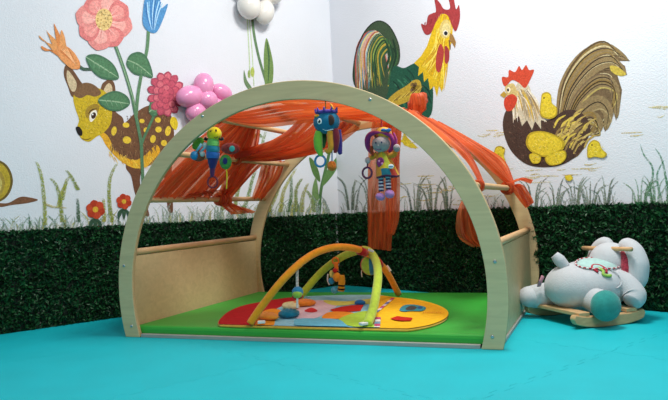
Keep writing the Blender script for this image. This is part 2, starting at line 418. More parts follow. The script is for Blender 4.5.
p = fig('L', .0035)
p.stroke([(158, 104), (152, 120), (143, 140), (141, 150)], 2.6, '#4f7a59', taper=False)
leafp(p, [(149, 112), (150, 103), (156, 97), (160, 104), (159, 112), (154, 117)])
p.disc(166, 94, 8, 12, '#a8475c')
for ring, R, n in ((0, 14.5, 13), (1, 10, 10), (2, 5, 6)):
    for k in range(n):
        a = k * 2 * math.pi / n + ring * .3; x, y = 166 + R * .55 * math.cos(a), 94 + R * .8 * math.sin(a)
        p.petal(x, y, a, R * .55 + 3, 7.5, '#a8475c', keep=True)
    p.lv += 1
    for k in range(n):
        a = k * 2 * math.pi / n + ring * .3; x, y = 166 + R * .55 * math.cos(a), 94 + R * .8 * math.sin(a)
        p.petal(x, y, a, R * .5 + 2, 5.8, random.choice(['#c9586a', '#d26b78', '#bf5266']), keep=True)
    p.lv += 1
p.disc(166, 94, 3, 4, '#c9586a')
tag(p.build('painted_chrysanthemum', PM), 'crimson pink many-petalled flower painted beside the pink balloons', 'mural figure')
def redflower(x, y, r, label):
    p = fig('L', .0035)
    for d in (-4, 0, 4): p.poly([(x, y + r), (x + d - 2, y + r + 4), (x + d * 1.4, y + r + 12), (x + d + 2, y + r + 5)], '#35533f', keep=True)
    p.lv += 1
    for k in range(6): a = k * 1.047 + .3; p.petal(x + 1.5 * math.cos(a), y + 1.5 * math.sin(a), a, r, r * .95, ['#b23a20', '#c4482a'][k % 2])
    p.disc(x, y, r * .36, r * .36, '#dcae38')
    tag(p.build('painted_red_flower', PM), label, 'mural figure')
redflower(95.5, 209.5, 8, 'larger of two small red flowers with yellow centres painted low on the left wall')
redflower(124, 201.5, 6.3, 'smaller red flower with yellow centre painted beside the left foot of the arch')
# stem and leaf below the white balloons, plant behind the arch
p = fig('L')
p.stroke([(252, 14), (254, 34), (259, 58), (266, 82), (268, 96)], 2.6, '#5f7d58', taper=False)
p.stroke([(247, 16), (249, 50), (250, 78)], 1.1, '#b5c9a0', taper=False); p.stroke([(249, 16), (252, 50), (254, 86)], .9, '#b5c9a0', taper=False)
p.poly([(266.5, 38), (271, 52), (273.5, 68), (272, 84), (266, 90), (264, 70), (264, 52)], '#6e8a4e'); p.stroke([(267, 42), (269, 60), (268, 84)], 1.4, '#3f6240')
p.poly([(244, 70), (247, 80), (252, 88), (249, 90), (244, 82)], '#6a8660'); p.disc(252.5, 72, 2, 5, '#a9b85a'); p.disc(249, 74, 1.3, 4, '#8ba05a')
tag(p.build('painted_lily', PM), 'green stem and upright leaf painted below the white balloons', 'mural figure')
p = fig('L')
p.stroke([(330, 150), (325, 172), (321, 190), (319, 214)], 3, '#4f7444', taper=False)
p.poly([(309, 158), (314, 161), (319, 172), (320, 182), (313, 174)], '#55773f'); p.poly([(338, 156), (337, 168), (329, 180), (322, 186), (326, 172)], '#5e8348')
p.poly([(316, 178), (312, 192), (315, 208), (319, 200)], '#6f8f58')
tag(p.build('painted_plant', PM), 'green leafy plant painted on the wall below the octopus toy', 'mural figure')
# grass, one field per wall
def grass(side, x0, x1, ytop, ybot, n, cols, h0=8, h1=26, wd=1.6):
    p = fig(side); p.base = .0004
    for k in range(n):
        x = random.uniform(x0, x1); t = (x - x0) / (x1 - x0); b = ybot(x); h = random.uniform(h0, h1) * (1.25 if random.random() < .15 else 1); d = random.uniform(-.6, .6) * h
        if k % 12 == 0: p.lv += 1
        p.stroke([(x, b), (x + d * .25, b - h * .6), (x + d, b - h)], random.uniform(.6, 1) * wd, random.choice(cols), taper='tip', sub=3)
    return p
gl = ['#8fa898', '#a3b5a8', '#7c9a80', '#e3e8e8', '#8aa684', '#3f6b4a', '#9db08c', '#dfe6e4', '#b6b46c', '#a8b8b0']
p = grass('L', -60, 330, 0, lambda x: 236 - .065 * x, 520, gl, 5, 19, 2.8)
for pts, c in (([(45, 225), (44, 200), (41, 175), (36, 161)], '#a0a84a'), ([(62, 222), (60, 200), (56, 185), (50, 178)], '#94a044'), ([(62, 200), (66, 182), (70, 176)], '#a0a84a'), ([(78, 190), (72, 178), (66, 170)], '#8f9c48'), ([(58, 208), (62, 192), (67, 182)], '#aeb04c'),
               ([(112, 222), (109, 200), (110, 178), (117, 163)], '#94a03c'), ([(104, 222), (104, 208), (103, 198)], '#b0ae52'), ([(78, 222), (78, 210), (77, 198)], '#4c7050'), ([(44, 204), (54, 207), (66, 208)], '#cfc28a'),
               ([(268, 212), (276, 195), (281, 178), (280, 165)], '#9fa850'), ([(280, 212), (284, 190), (296, 168)], '#b3b45c'), ([(296, 212), (296, 190), (302, 178)], '#8a9a4c'), ([(240, 214), (247, 200), (252, 180), (256, 170)], '#7f9a58'), ([(262, 210), (268, 180), (262, 150), (266, 130)], '#8ea463'),
               ([(302, 212), (303, 195), (308, 183)], '#a9ac62'), ([(222, 210), (224, 190), (218, 172)], '#8ea463'), ([(288, 212), (291, 196), (291, 176)], '#5d8048'), ([(314, 212), (311, 198), (306, 190)], '#8ea463'), ([(234, 214), (238, 190), (246, 176)], '#93a35a'), ([(291, 145), (287, 136), (283, 132)], '#4f7444'), ([(252, 138), (258, 134), (262, 138)], '#6d9040')):
    [p.stroke([(a + d, b) for a, b in pts], 2.4, c, taper='tip') for d in (-.8, .3, 1.2)]
tag(p.build('painted_grass', WM), 'grey-green grass blades painted along the foot of the left wall', 'mural figure', kind='stuff')
gr = ['#99a59c', '#8b9a8e', '#b0b8b0', '#7d8d82', '#cdd2ce']
p = grass('R', 338, 760, 0, lambda x: 213 - .028 * (x - 338), 170, gr, 5, 15, 1.8)
for cx in (352, 372, 415, 432, 448, 470, 533, 556, 575, 590, 606, 640, 655, 668, 690):
    for k in range(9):
        a = random.uniform(-1, 1); h = random.uniform(18, 34); c = random.choice(['#7b897a', '#5f7164', '#93a08f', '#7f9077'] if cx < 620 else ['#5e8a62', '#4c7a5a', '#86a888', '#9db59a'])
        p.stroke([(cx + a * 4, 210), (cx + a * 9, 208 - h * .7), (cx + a * 20, 208 - h)], 2.0, c, taper='tip')
for pts in ([(648, 196), (653, 170), (644, 155), (640, 144)], [(660, 196), (657, 175), (664, 160)], [(668, 190), (662, 160), (655, 148)]): p.stroke(pts, 2.6, '#4c8a62', taper='tip')
for k in range(55):
    cx, cy = random.choice([(415, 180), (600, 168), (560, 172), (520, 168), (492, 132), (645, 112), (640, 134), (420, 140), (540, 178), (470, 200), (410, 200), (440, 190)]); x = cx + random.uniform(-22, 14); y = cy + random.uniform(-5, 5); L = random.uniform(8, 22)
    p.stroke([(x, y), (x + L * .5, y + random.uniform(-1.5, 1)), (x + L, y + random.uniform(-1, 1) - 1)], 1.2, random.choice(['#d2c489', '#dccf9c', '#cbb35c', '#d9c15a']))
tag(p.build('painted_grass', WM), 'grey grass tufts and straw painted along the foot of the right wall', 'mural figure', kind='stuff')
# big rooster
p = fig('R')
p.poly([(352.5, 77), (354, 60), (358, 44), (366, 29), (377, 21), (388, 25), (396, 37), (400, 52), (399, 63), (394, 70), (392, 84), (388, 100), (380, 104), (366, 96), (356, 88)], '#3d5138')
rc = ['#b8a23a', '#5c8a58', '#d3cfa4', '#7aa8b8', '#a8524e', '#24402c', '#cfc26a', '#d8d5c0', '#35603e', '#9a8a34', '#c9b9a4']
for k in range(95):
    t = 1 - (k / 94) ** .9; w2 = random.uniform(-1.2, 1.2)
    x0, y0 = 391 - 3 * (1 - t), 84 + 4 * random.random()
    top = (389 - 17 * t + w2, 40 - 14 * math.sin(math.pi * (.25 + .55 * t)) + 18 * (1 - t) + w2)
    lft = (381 - 24 * t + w2, 58 - 10 * t + w2); end = (383 - 28 * t + random.uniform(-1, 3), 74 + 22 * random.random() * (.5 + .5 * t))
    pal = ['#e0d28a', '#c8a93a', '#d9a79a', '#8fb6bf', '#e5e0c8', '#3a5c3c', '#b8584e', '#5c93a8'] if t > .45 else ['#22422c', '#35603e', '#1c3826', '#6d8a3a', '#b8a23a', '#2c5236', '#8fa850']
    if k % 10 == 0: p.lv += 1
    p.stroke([(x0, y0), (392 - 6 * t, 60 - 4 * t), top, lft, end], random.uniform(1.1, 2.6), random.choice(pal))
p.stroke([(357, 92), (353.5, 76), (356, 52), (366, 30), (378, 21), (390, 27), (399, 46), (399, 62)], 1.2, '#1c2a20')
for k in range(12):
    x = 384 + random.uniform(0, 13); p.stroke([(x, 38 + random.uniform(0, 12)), (x + 3, 56), (x - 2, 72)], 2.2, random.choice(['#22422c', '#1c3826', '#3d6a3a']))
p.poly([(393, 67), (404, 68), (416, 63), (425, 69), (432, 84), (433, 100), (430, 116), (414, 124), (396, 118), (384, 104), (388, 92)], '#1f5540')
for k in range(34):
    x = random.uniform(392, 424); y = random.uniform(68, 100); p.stroke([(x, y), (x + 5, y + 5), (x + 8, y + 12)], 1.5, random.choice(['#173f33', '#2f6e50', '#12352b', '#3a7a5c']))
p.poly([(388, 100), (396, 92), (406, 86), (414, 80), (420, 81), (421, 90), (414, 98), (402, 104), (392, 106)], '#c0a035')
for k in range(14): x = 392 + k * 2; p.stroke([(x, 102 - k * .8), (x + 6, 96 - k * .8)], 1.3, random.choice(['#6a4a28', '#e0c858', '#8c6a2c']))
for k in range(12): p.disc(410 + random.uniform(0, 10), 82 + random.uniform(0, 12), 2, 1.8, random.choice(['#5d4230', '#8a6a50', '#40302a']), keep=True)
p.poly([(414, 63), (421, 56), (427, 46), (431, 34), (435, 22), (441, 14), (450, 14), (453, 24), (452, 40), (448, 58), (445, 76), (442, 92), (439, 86), (437, 97), (434, 86), (430, 90), (428, 78), (424, 82), (423, 72), (418, 76), (419, 67)], '#ddb91e', smooth=False)
for k in range(60):
    t = random.random(); x0 = 436 + 10 * random.random(); y0 = 26 + 20 * t; xe = 420 + 24 * random.random(); ye = 62 + (xe - 418) * 1.1
    p.stroke([(x0, y0), ((x0 + xe) / 2 + 3, (y0 + ye) / 2), (xe, ye)], 1.2, random.choice(['#e9cf3e', '#c99a1c', '#f0dc62', '#d8ac18']))
p.poly([(421, 24), (426, 25), (428, 16), (433, 13), (436, 11), (434.5, -2), (440, 3), (444, 9), (450, 8), (448, -5), (453, -4), (456, 9), (459, 5), (460, 18), (456, 31), (452, 26), (448, 16), (441, 14), (436, 22), (431, 33), (425, 34)], '#a13a3c')
for k in range(22): x = random.uniform(424, 456); y = 14 + abs(x - 442) * .5; p.stroke([(x, y), (x - 1, y + 5)], 1.2, random.choice(['#b95050', '#8a2c32']))
p.disc(445.5, 29, 6, 9.5, '#d9c272', rot=.1); p.disc(446, 30, 4.3, 7, '#e0d08e', rot=.1); p.disc(445.5, 33, 2.5, 2.8, '#e8e4d8'); p.disc(445.8, 33.3, 1.8, 2.1, '#20242a')
p.poly([(450, 33), (453, 35), (456, 42), (455, 48), (452, 43), (449, 41)], '#9a7440', smooth=False); p.stroke([(449, 40), (450, 46), (450, 50)], 1.6, '#7c5630')
p.poly([(441, 44), (444, 52), (442, 66), (439, 72.5), (436, 69), (436, 58), (438, 48)], '#b0403a'); p.poly([(445, 46), (449, 50), (449, 60), (446, 64), (444.5, 58)], '#a13a3c')
tag(p.build('painted_rooster', PM), 'green and yellow rooster with a many-coloured tail painted high on the right wall', 'mural figure')
p = fig('R')
p.poly([(401, 140), (408, 138), (418, 148), (411, 148), (404, 145)], '#d8c23a', smooth=False); p.poly([(404, 132), (409, 140), (405, 146), (402, 140)], '#cdb028', smooth=False); p.stroke([(399, 141), (409, 143), (416, 149)], 2, '#d8bf30')
tag(p.build('painted_bird_foot', PM), 'yellow bird foot shape painted on the right wall beside the doll', 'mural figure')
# hen with brown tail
p = fig('R')
p.poly([(559, 112), (562, 90), (571, 68), (584, 53), (598, 45), (612, 44.5), (622, 52), (630, 61), (618, 61), (625, 66), (627, 75), (617, 74), (622, 90), (620, 106), (616, 121), (613, 108), (610, 122), (605, 132), (601, 118), (597, 130), (593, 138), (588, 130), (586, 146), (578, 156), (566, 163), (556, 140)], '#6f5c42', smooth=False)
tails = [((560, 118), (566, 85), (584, 58), (606, 48), (628, 60)), ((562, 122), (572, 92), (592, 68), (612, 62), (626, 74)), ((566, 128), (578, 100), (598, 82), (614, 88), (617, 118)), ((568, 134), (582, 112), (598, 102), (608, 112), (606, 130)), ((570, 140), (582, 122), (592, 118), (598, 126), (594, 136))]
for tp in tails:
    p.lv += 1; p.stroke(tp, 14, '#8c7854', keep=True)
    for k in range(22):
        o = random.uniform(-6.5, 6.5); o2 = o * random.uniform(.2, 1)
        p.stroke([(a + o2 * .6, b + o * (.5 + .3 * i)) for i, (a, b) in enumerate(tp[:-1])] + [(tp[-1][0] - random.uniform(2, 10), tp[-1][1] - random.uniform(1, 8) * .5)], random.uniform(.8, 1.9), random.choice(['#a8966c', '#5a4832', '#c7b88e', '#3d3024', '#8d7440', '#b5a25e', '#74604a']))
    p.lv += 1; p.stroke([(a, b) for a, b in tp], 1.1, '#2e241c')
p.poly([(610, 66), (618, 67), (626, 74), (620, 76), (612, 72)], '#c4ae48')
p.poly([(508, 108), (503, 120), (504, 134), (510, 149), (520, 160), (532, 166), (550, 167), (566, 163), (580, 152), (588, 138), (590, 124), (580, 112), (566, 110), (556, 116), (546, 120), (534, 112), (520, 104)], '#4a3830')
for k in range(260):
    a = random.uniform(0, 6.28); r = math.sqrt(random.random()); x, y = 545 + 38 * r * math.cos(a), 138 + 25 * r * math.sin(a)
    p.stroke([(x, y), (x + random.uniform(0, 4), y + random.uniform(-1, 5))], 1.2, random.choice(['#5d483c', '#382a26', '#6e5646', '#83684c' if x > 550 else '#4b3930']))
for k in range(40):
    x = random.uniform(552, 586); y = random.uniform(112, 146); p.stroke([(x, y + 8), (x + 4, y), (x + 12, y - 5)], 2.2, random.choice(['#b89f5a', '#8a7348', '#c9b26a', '#5a4630', '#d4bd52']))
p.poly([(513, 92), (518, 82), (526, 80), (530, 88), (533, 100), (541, 112), (547, 122), (541, 120), (541, 129), (535, 121), (532, 130), (527, 120), (522, 126), (519, 116), (514, 120), (513, 110), (508, 108), (508, 98)], '#cdc3a8', smooth=False)
for k in range(70):
    x = random.uniform(512, 529); t = random.random(); xe = 508 + (x - 510) * 2.0; ye = 108 + 16 * random.random()
    p.stroke([(x, 88 + 8 * t), ((x + xe) / 2, 100), (xe, ye)], 1.0, random.choice(['#e2dac4', '#a8987a', '#efe9da', '#c9a860', '#8c7a5c', '#d8b84a']))
p.poly([(503, 84), (502, 77), (508, 77), (509, 70), (515, 72), (519, 66), (522, 70), (526, 65), (529, 70), (534, 70), (530, 80), (525, 88), (519, 83), (512, 80), (506, 86)], '#c84a32')
p.poly([(505, 88), (509, 84), (514, 84), (517, 92), (516, 99), (508, 96)], '#cdb878'); p.disc(508.5, 90, 2, 2.8, '#efe6c8'); p.disc(508, 90, 1.1, 1.6, '#2a2422')
p.poly([(500, 95), (504, 91), (507, 95), (504, 98)], '#b8963c', smooth=False)
p.poly([(505, 98), (512, 94), (517, 98), (516, 104), (512, 110), (507, 111), (504, 105)], '#c8452f')
tag(p.build('painted_hen', PM), 'dark brown hen with sweeping brown tail feathers painted on the right wall', 'mural figure')
def chick(pts, eye, label, n=30):
    p = fig('R', .0045)
    p.poly(pts, '#b9a02c'); cx = sum(a for a, b in pts) / len(pts); cy = sum(b for a, b in pts) / len(pts)
    p.poly([(cx + (a - cx) * .88, cy + (b - cy) * .88) for a, b in pts], '#dcc436')
    for k in range(n):
        x = cx + random.uniform(-.6, .6) * (max(a for a, b in pts) - cx); y = cy + random.uniform(-.6, .6) * (max(b for a, b in pts) - cy)
        p.stroke([(x, y), (x + 1.5, y + .8)], .9, random.choice(['#eedd62', '#c0a52c', '#f0e48a', '#a88c26']))
    p.lv += 1
    if eye: p.disc(eye[0], eye[1], .8, .8, '#2a2418')
    tag(p.build('painted_chick', PM), label, 'mural figure')
chick([(541, 100), (542, 94), (547, 92), (551, 95), (552, 103), (557, 108), (556, 116), (549, 119), (541, 116), (540, 107)], (544, 98), 'yellow chick painted on the back of the brown hen')
chick([(526, 140), (530, 133), (541, 131), (553, 134), (563, 140), (564, 148), (556, 154), (544, 157), (533, 153), (527, 147)], None, 'large yellow chick tucked at the wing of the brown hen', 60)
chick([(529, 155), (535, 153), (541, 157), (539, 163), (532, 163)], None, 'small yellow chick head peeking left under the brown hen')
chick([(545, 157), (556, 151), (565, 151), (566, 158), (560, 164), (549, 165)], None, 'yellow chick tail peeking right under the brown hen')
chick([(587, 152), (588, 145), (593, 140), (599, 142), (602, 149), (607, 154), (603, 158), (595, 157), (588, 158)], (592, 145), 'yellow chick standing alone, painted behind the hen tail')
chick([(494, 152), (496, 147), (501, 146), (505, 149), (504, 156), (507, 166), (504, 172), (497, 165), (493, 158)], (503, 148), 'small yellow chick painted in front of the brown hen')
chick([(565, 176), (570, 175), (573, 178), (570, 181), (566, 180)], None, 'tiny yellow blob of a chick painted below the hen', 6)

# ------------------------------------------------------------------ balloons taped to the left wall
def balloons(name, label, col, centre, petals, sc, hi):
    root = thing(name, label, 'balloons', wall_at('L', centre[0], centre[1], .0))
    m = mat(col[0], col[1], rough=.22, vary=.04, scale=8, spec=.5, coat=.3)
    s = pxm(wall_at('L', *centre))
    R = Matrix((DL, Vector((0, 0, 1)), DR)).transposed()     # local x along wall, y up, z into the room
    for x, y, rx, ry, rot, off in petals:
        c = wall_at('L', x, y, off * s + .002)
        q = R @ Matrix.Rotation(rot, 3, 'Z')
        mb = MB().ell(c, (rx * s * sc, ry * s * sc, min(rx, ry) * s * sc * .95), q, 28, 18)
        mb.build('balloon', m, root)
    return root
balloons('balloon_flower', 'pink balloon flower fixed on the left wall above the arch', ('pink_balloon_latex', '#e796c2'), (204, 96),
         [(203.5, 86, 8.3, 10.6, .15, 10), (190, 96.5, 12, 8.6, -.25, 9.5), (222, 92.5, 9.5, 6.6, .4, 9), (207, 100, 9, 8, 0, 12), (196, 112, 9, 7.5, -.5, 9), (216, 108, 9, 8, .5, 9)], 1.24, 0)
balloons('balloon_flower', 'white balloon flower fixed high on the left wall', ('white_balloon_latex', '#e2dfd8'), (252, 2),
         [(249, 5.5, 10.5, 12.2, -.05, 12), (264.5, 12, 9, 11.5, .3, 9), (273, -6, 11, 9, -.5, 10), (258, -20, 10, 11, 0, 9), (243, -14, 9.5, 9.5, .4, 9)], 1.12, 0)

# ------------------------------------------------------------------ the wooden play arch
A_, B_, C_, W_, D_ = .75, .736865, .187016, .066096, 1.04578
TH = .018
root = thing('play_arch', 'birch plywood play arch with two curved boards, dowels and low side panels', 'play arch', (0, .5, 0))
def plyfront(name, col, vary, edge):
    m = bpy.data.materials.new(name); m.use_nodes = True; nt = m.node_tree; b = nt.nodes['Principled BSDF']
    tc = nt.nodes.new('ShaderNodeTexCoord'); mp = nt.nodes.new('ShaderNodeMapping'); mp.inputs['Scale'].default_value = (1.5, 10, 14)
    nt.links.new(tc.outputs['Object'], mp.inputs[0])
    n = nt.nodes.new('ShaderNodeTexNoise'); n.inputs['Scale'].default_value = 3; n.inputs['Detail'].default_value = 5; n.inputs['Distortion'].default_value = 1.2
    nt.links.new(mp.outputs[0], n.inputs['Vector'])
    r = nt.nodes.new('ShaderNodeValToRGB'); c = lin(col); r.color_ramp.elements[0].position = .3; r.color_ramp.elements[1].position = .7
    r.color_ramp.elements[0].color = tuple(x * (1 - vary) for x in c) + (1,); r.color_ramp.elements[1].color = tuple(min(1, x * (1 + vary * .6)) for x in c) + (1,)
    nt.links.new(n.outputs['Fac'], r.inputs[0]); nt.links.new(r.outputs[0], b.inputs['Base Color'])
    b.inputs['Roughness'].default_value = .5; b.inputs['Specular IOR Level'].default_value = .35
    return m
front_ply = plyfront('pale_tan_ply', '#d6c294', .10, 0)  # front board: pale tan ply, slightly lighter than the rear birch
birch = plyfront('birch_ply', '#cdb487', .10, 0)
birch_edge = mat('birch_ply_edge', '#c2a377', rough=.6, vary=.15, scale=60, stretch=(1, 30, 1))
dowel_m = mat('beech_dowel', '#cda575', rough=.5, vary=.12, scale=14, stretch=(8, 1, 8))
def arch_board(name, y0, m):
    bm = bmesh.new(); n = 96; rings = []
    def ang(z, b): return math.asin((z - C_) / b)
    for i in range(n + 1):
        row = []
        for a, b in ((A_, B_), (A_ - W_, B_ - W_)):
            t0 = math.asin(-C_ / b); t = t0 + (math.pi - 2 * t0) * i / n
            row.append((a * math.cos(t), C_ + b * math.sin(t)))
        rings.append([bm.verts.new((x, y, z)) for (x, z) in row for y in (y0, y0 + TH)])
    for i in range(n):
        a, b = rings[i], rings[i + 1]     # 0 outer front,1 outer back,2 inner front,3 inner back
        for q, mi in (((a[0], a[2], b[2], b[0]), 0), ((a[1], b[1], b[3], a[3]), 0), ((a[0], b[0], b[1], a[1]), 1), ((a[2], a[3], b[3], b[2]), 1)):
            f = bm.faces.new(q); f.material_index = mi; f.smooth = mi == 1
    for r, q in ((rings[0], (0, 1, 3, 2)), (rings[-1], (0, 2, 3, 1))): f = bm.faces.new([r[k] for k in q]); f.material_index = 1
    bmesh.ops.recalc_face_normals(bm, faces=bm.faces[:])
    me = bpy.data.meshes.new(name); bm.to_mesh(me); bm.free(); me.materials.append(m); me.materials.append(birch_edge)
    o = link(name, me, None, root)
    md = o.modifiers.new('bevel', 'BEVEL'); md.width = .0025; md.segments = 2; md.limit_method = 'ANGLE'; md.angle_limit = math.radians(50)
    return o
o = arch_board('arch_board', 0.0, front_ply); o['label'] = 'front curved board with a pale tan face'
o = arch_board('arch_board', D_, birch); o['label'] = 'rear curved board in warm pale birch'
XP, ZR = .70603, .3286
for sx in (-1, 1):
    MB().box((sx * XP, (TH + D_) / 2, .163), (.012, D_ - TH, .302), bevel=.002).build('side_panel', birch, root, smooth=False)
    MB().tube([(sx * XP, TH, ZR), (sx * XP, D_, ZR)], .0135, seg=20, sub=4).build('rail', dowel_m, root)
    MB().box((sx * (XP + .0), (TH + D_) / 2, .006), (.024, D_ - TH, .012), bevel=.002).build('base_rail', mat('base_rail_grey', '#a9a9a2', vary=.05), root, smooth=False)
MB().box((0, .0098, .0066), (1.308, .0170, .0132), bevel=.002).build('base_rail', MATS['base_rail_grey'], root, smooth=False)
DW = dict(c=(-.639, .533), b=(-.492, .705), a=(-.332, .832), d=(-.088, .888), e=(.325, .827), f=(.498, .693), g=(.650, .521))
for k, (X, Z) in DW.items():
    MB().tube([(X, TH, Z), (X, D_, Z)], .0115, seg=18, sub=4).build('dowel', dowel_m, root)
steel = mat('zinc_screw', '#b9c4c8', rough=.3, metal=.9, vary=.05)
for q in ((202.5, 116), (370, 99.5), (124, 265.7), (495, 261.5), (131.5, 326), (492.5, 336.8)):
    P = at(q[0], q[1], 0); mb = MB().tube([(P.x, -.0022, P.z), (P.x, .004, P.z)], .0052, seg=14, sub=1)
    mb.torus((P.x, -.0022, P.z), .003, .0012, (0, 1, 0), 14, 6); mb.build('screw', steel, root)

# green foam mattress inside the arch
mz = .0420
def mattress():
    bm = bmesh.new(); nx, ny = 60, 44; x0, x1, y0, y1 = -.694, .694, .0192, 1.036; z0 = .0135
    def zz(x, y):
        e = min(x - x0, x1 - x, y - y0, y1 - y); r = .010
        h = mz - z0
        k = 1 if e > r else math.sqrt(max(0, 1 - (1 - e / r) ** 2)) * .45 + .55
        return z0 + h * k - .0012 * math.exp(-((x + .23) / .006) ** 2) - .0012 * math.exp(-((x - .23) / .006) ** 2)
    def grid(n, a, b):
        e = [0, .002, .005, .01]; m = [a + v for v in e] + [a + .01 + (b - a - .02) * i / (n) for i in range(1, n)] + [b - v for v in reversed(e)]
        return m
    X = grid(nx, x0, x1); Y = grid(ny, y0, y1)
    T_ = [[bm.verts.new((x, y, zz(x, y))) for y in Y] for x in X]
    Bt = [[bm.verts.new((x, y, z0)) for y in (Y[0], Y[-1])] for x in (X[0], X[-1])]
    for i in range(len(X) - 1):
        for j in range(len(Y) - 1): bm.faces.new((T_[i][j], T_[i + 1][j], T_[i + 1][j + 1], T_[i][j + 1]))
    bm.faces.new([T_[i][0] for i in range(len(X))][::-1] + [Bt[0][0], Bt[1][0]])
    bm.faces.new([T_[i][-1] for i in range(len(X))] + [Bt[1][1], Bt[0][1]])
    bm.faces.new([T_[0][j] for j in range(len(Y))] + [Bt[0][1], Bt[0][0]])
    bm.faces.new([T_[-1][j] for j in range(len(Y))][::-1] + [Bt[1][0], Bt[1][1]])
    bm.faces.new((Bt[0][0], Bt[0][1], Bt[1][1], Bt[1][0]))
    bmesh.ops.recalc_face_normals(bm, faces=bm.faces[:])
    me = bpy.data.meshes.new('floor_mattress'); bm.to_mesh(me); bm.free()
    return me
mo = link('floor_mattress', mattress(), mat('green_vinyl', '#38ab3c', rough=.42, vary=.06, scale=6, bump=.06, bscale=60, spec=.4))
# shift: the front edge sits just behind the front board
mo.location = (0, 0, 0); tag(mo, 'flat bright green foam mattress on the floor of the arch', 'mattress')

# ------------------------------------------------------------------ orange organza scarves
def organza(name, col, alpha):
    m = bpy.data.materials.new(name); m.use_nodes = True; nt = m.node_tree; nt.nodes.clear()
    out = nt.nodes.new('ShaderNodeOutputMaterial'); tr = nt.nodes.new('ShaderNodeBsdfTransparent'); tr.inputs[0].default_value = (1, .62, .45, 1)
    df = nt.nodes.new('ShaderNodeBsdfPrincipled'); tl = nt.nodes.new('ShaderNodeBsdfTranslucent')
    uv = nt.nodes.new('ShaderNodeUVMap'); mp = nt.nodes.new('ShaderNodeMapping'); mp.inputs['Scale'].default_value = (8, .9, 1)
    nt.links.new(uv.outputs[0], mp.inputs[0])
    n = nt.nodes.new('ShaderNodeTexNoise'); n.inputs['Scale'].default_value = 1.6; n.inputs['Detail'].default_value = 4; n.inputs['Distortion'].default_value = .4
    nt.links.new(mp.outputs[0], n.inputs['Vector'])
    r = nt.nodes.new('ShaderNodeValToRGB'); c = lin(col)
    r.color_ramp.elements[0].position = .32; r.color_ramp.elements[1].position = .68
    r.color_ramp.elements[0].color = (c[0] * .62, c[1] * .42, c[2] * .5, 1); r.color_ramp.elements[1].color = (min(1, c[0] * 1.2), c[1] * 1.9, c[2] * 2.5, 1)
    nt.links.new(n.outputs['Fac'], r.inputs[0])
    for s_, i_ in ((df, 'Base Color'), (tl, 'Color')): nt.links.new(r.outputs[0], s_.inputs[i_])
    df.inputs['Roughness'].default_value = .45; df.inputs['Specular IOR Level'].default_value = .4; df.inputs['Sheen Weight'].default_value = .3
    m1 = nt.nodes.new('ShaderNodeMixShader'); m1.inputs[0].default_value = .45
    nt.links.new(df.outputs[0], m1.inputs[1]); nt.links.new(tl.outputs[0], m1.inputs[2])
    mr = nt.nodes.new('ShaderNodeMapRange'); mr.inputs['From Min'].default_value = .3; mr.inputs['From Max'].default_value = .7
    mr.inputs['To Min'].default_value = alpha[0]; mr.inputs['To Max'].default_value = alpha[1]
    n3 = nt.nodes.new('ShaderNodeTexNoise'); n3.inputs['Scale'].default_value = 2.3; n3.inputs['Detail'].default_value = 3
    nt.links.new(mp.outputs[0], n3.inputs['Vector']); nt.links.new(n3.outputs['Fac'], mr.inputs['Value'])
    m2 = nt.nodes.new('ShaderNodeMixShader'); nt.links.new(mr.outputs[0], m2.inputs[0]); nt.links.new(tr.outputs[0], m2.inputs[1]); nt.links.new(m1.outputs[0], m2.inputs[2])
    nt.links.new(m2.outputs[0], out.inputs[0]); return m
ORG = organza('orange_organza', '#e65a20', (.35, 1.0)); ORG2 = organza('sheer_orange_organza', '#e8652a', (.35, .85))
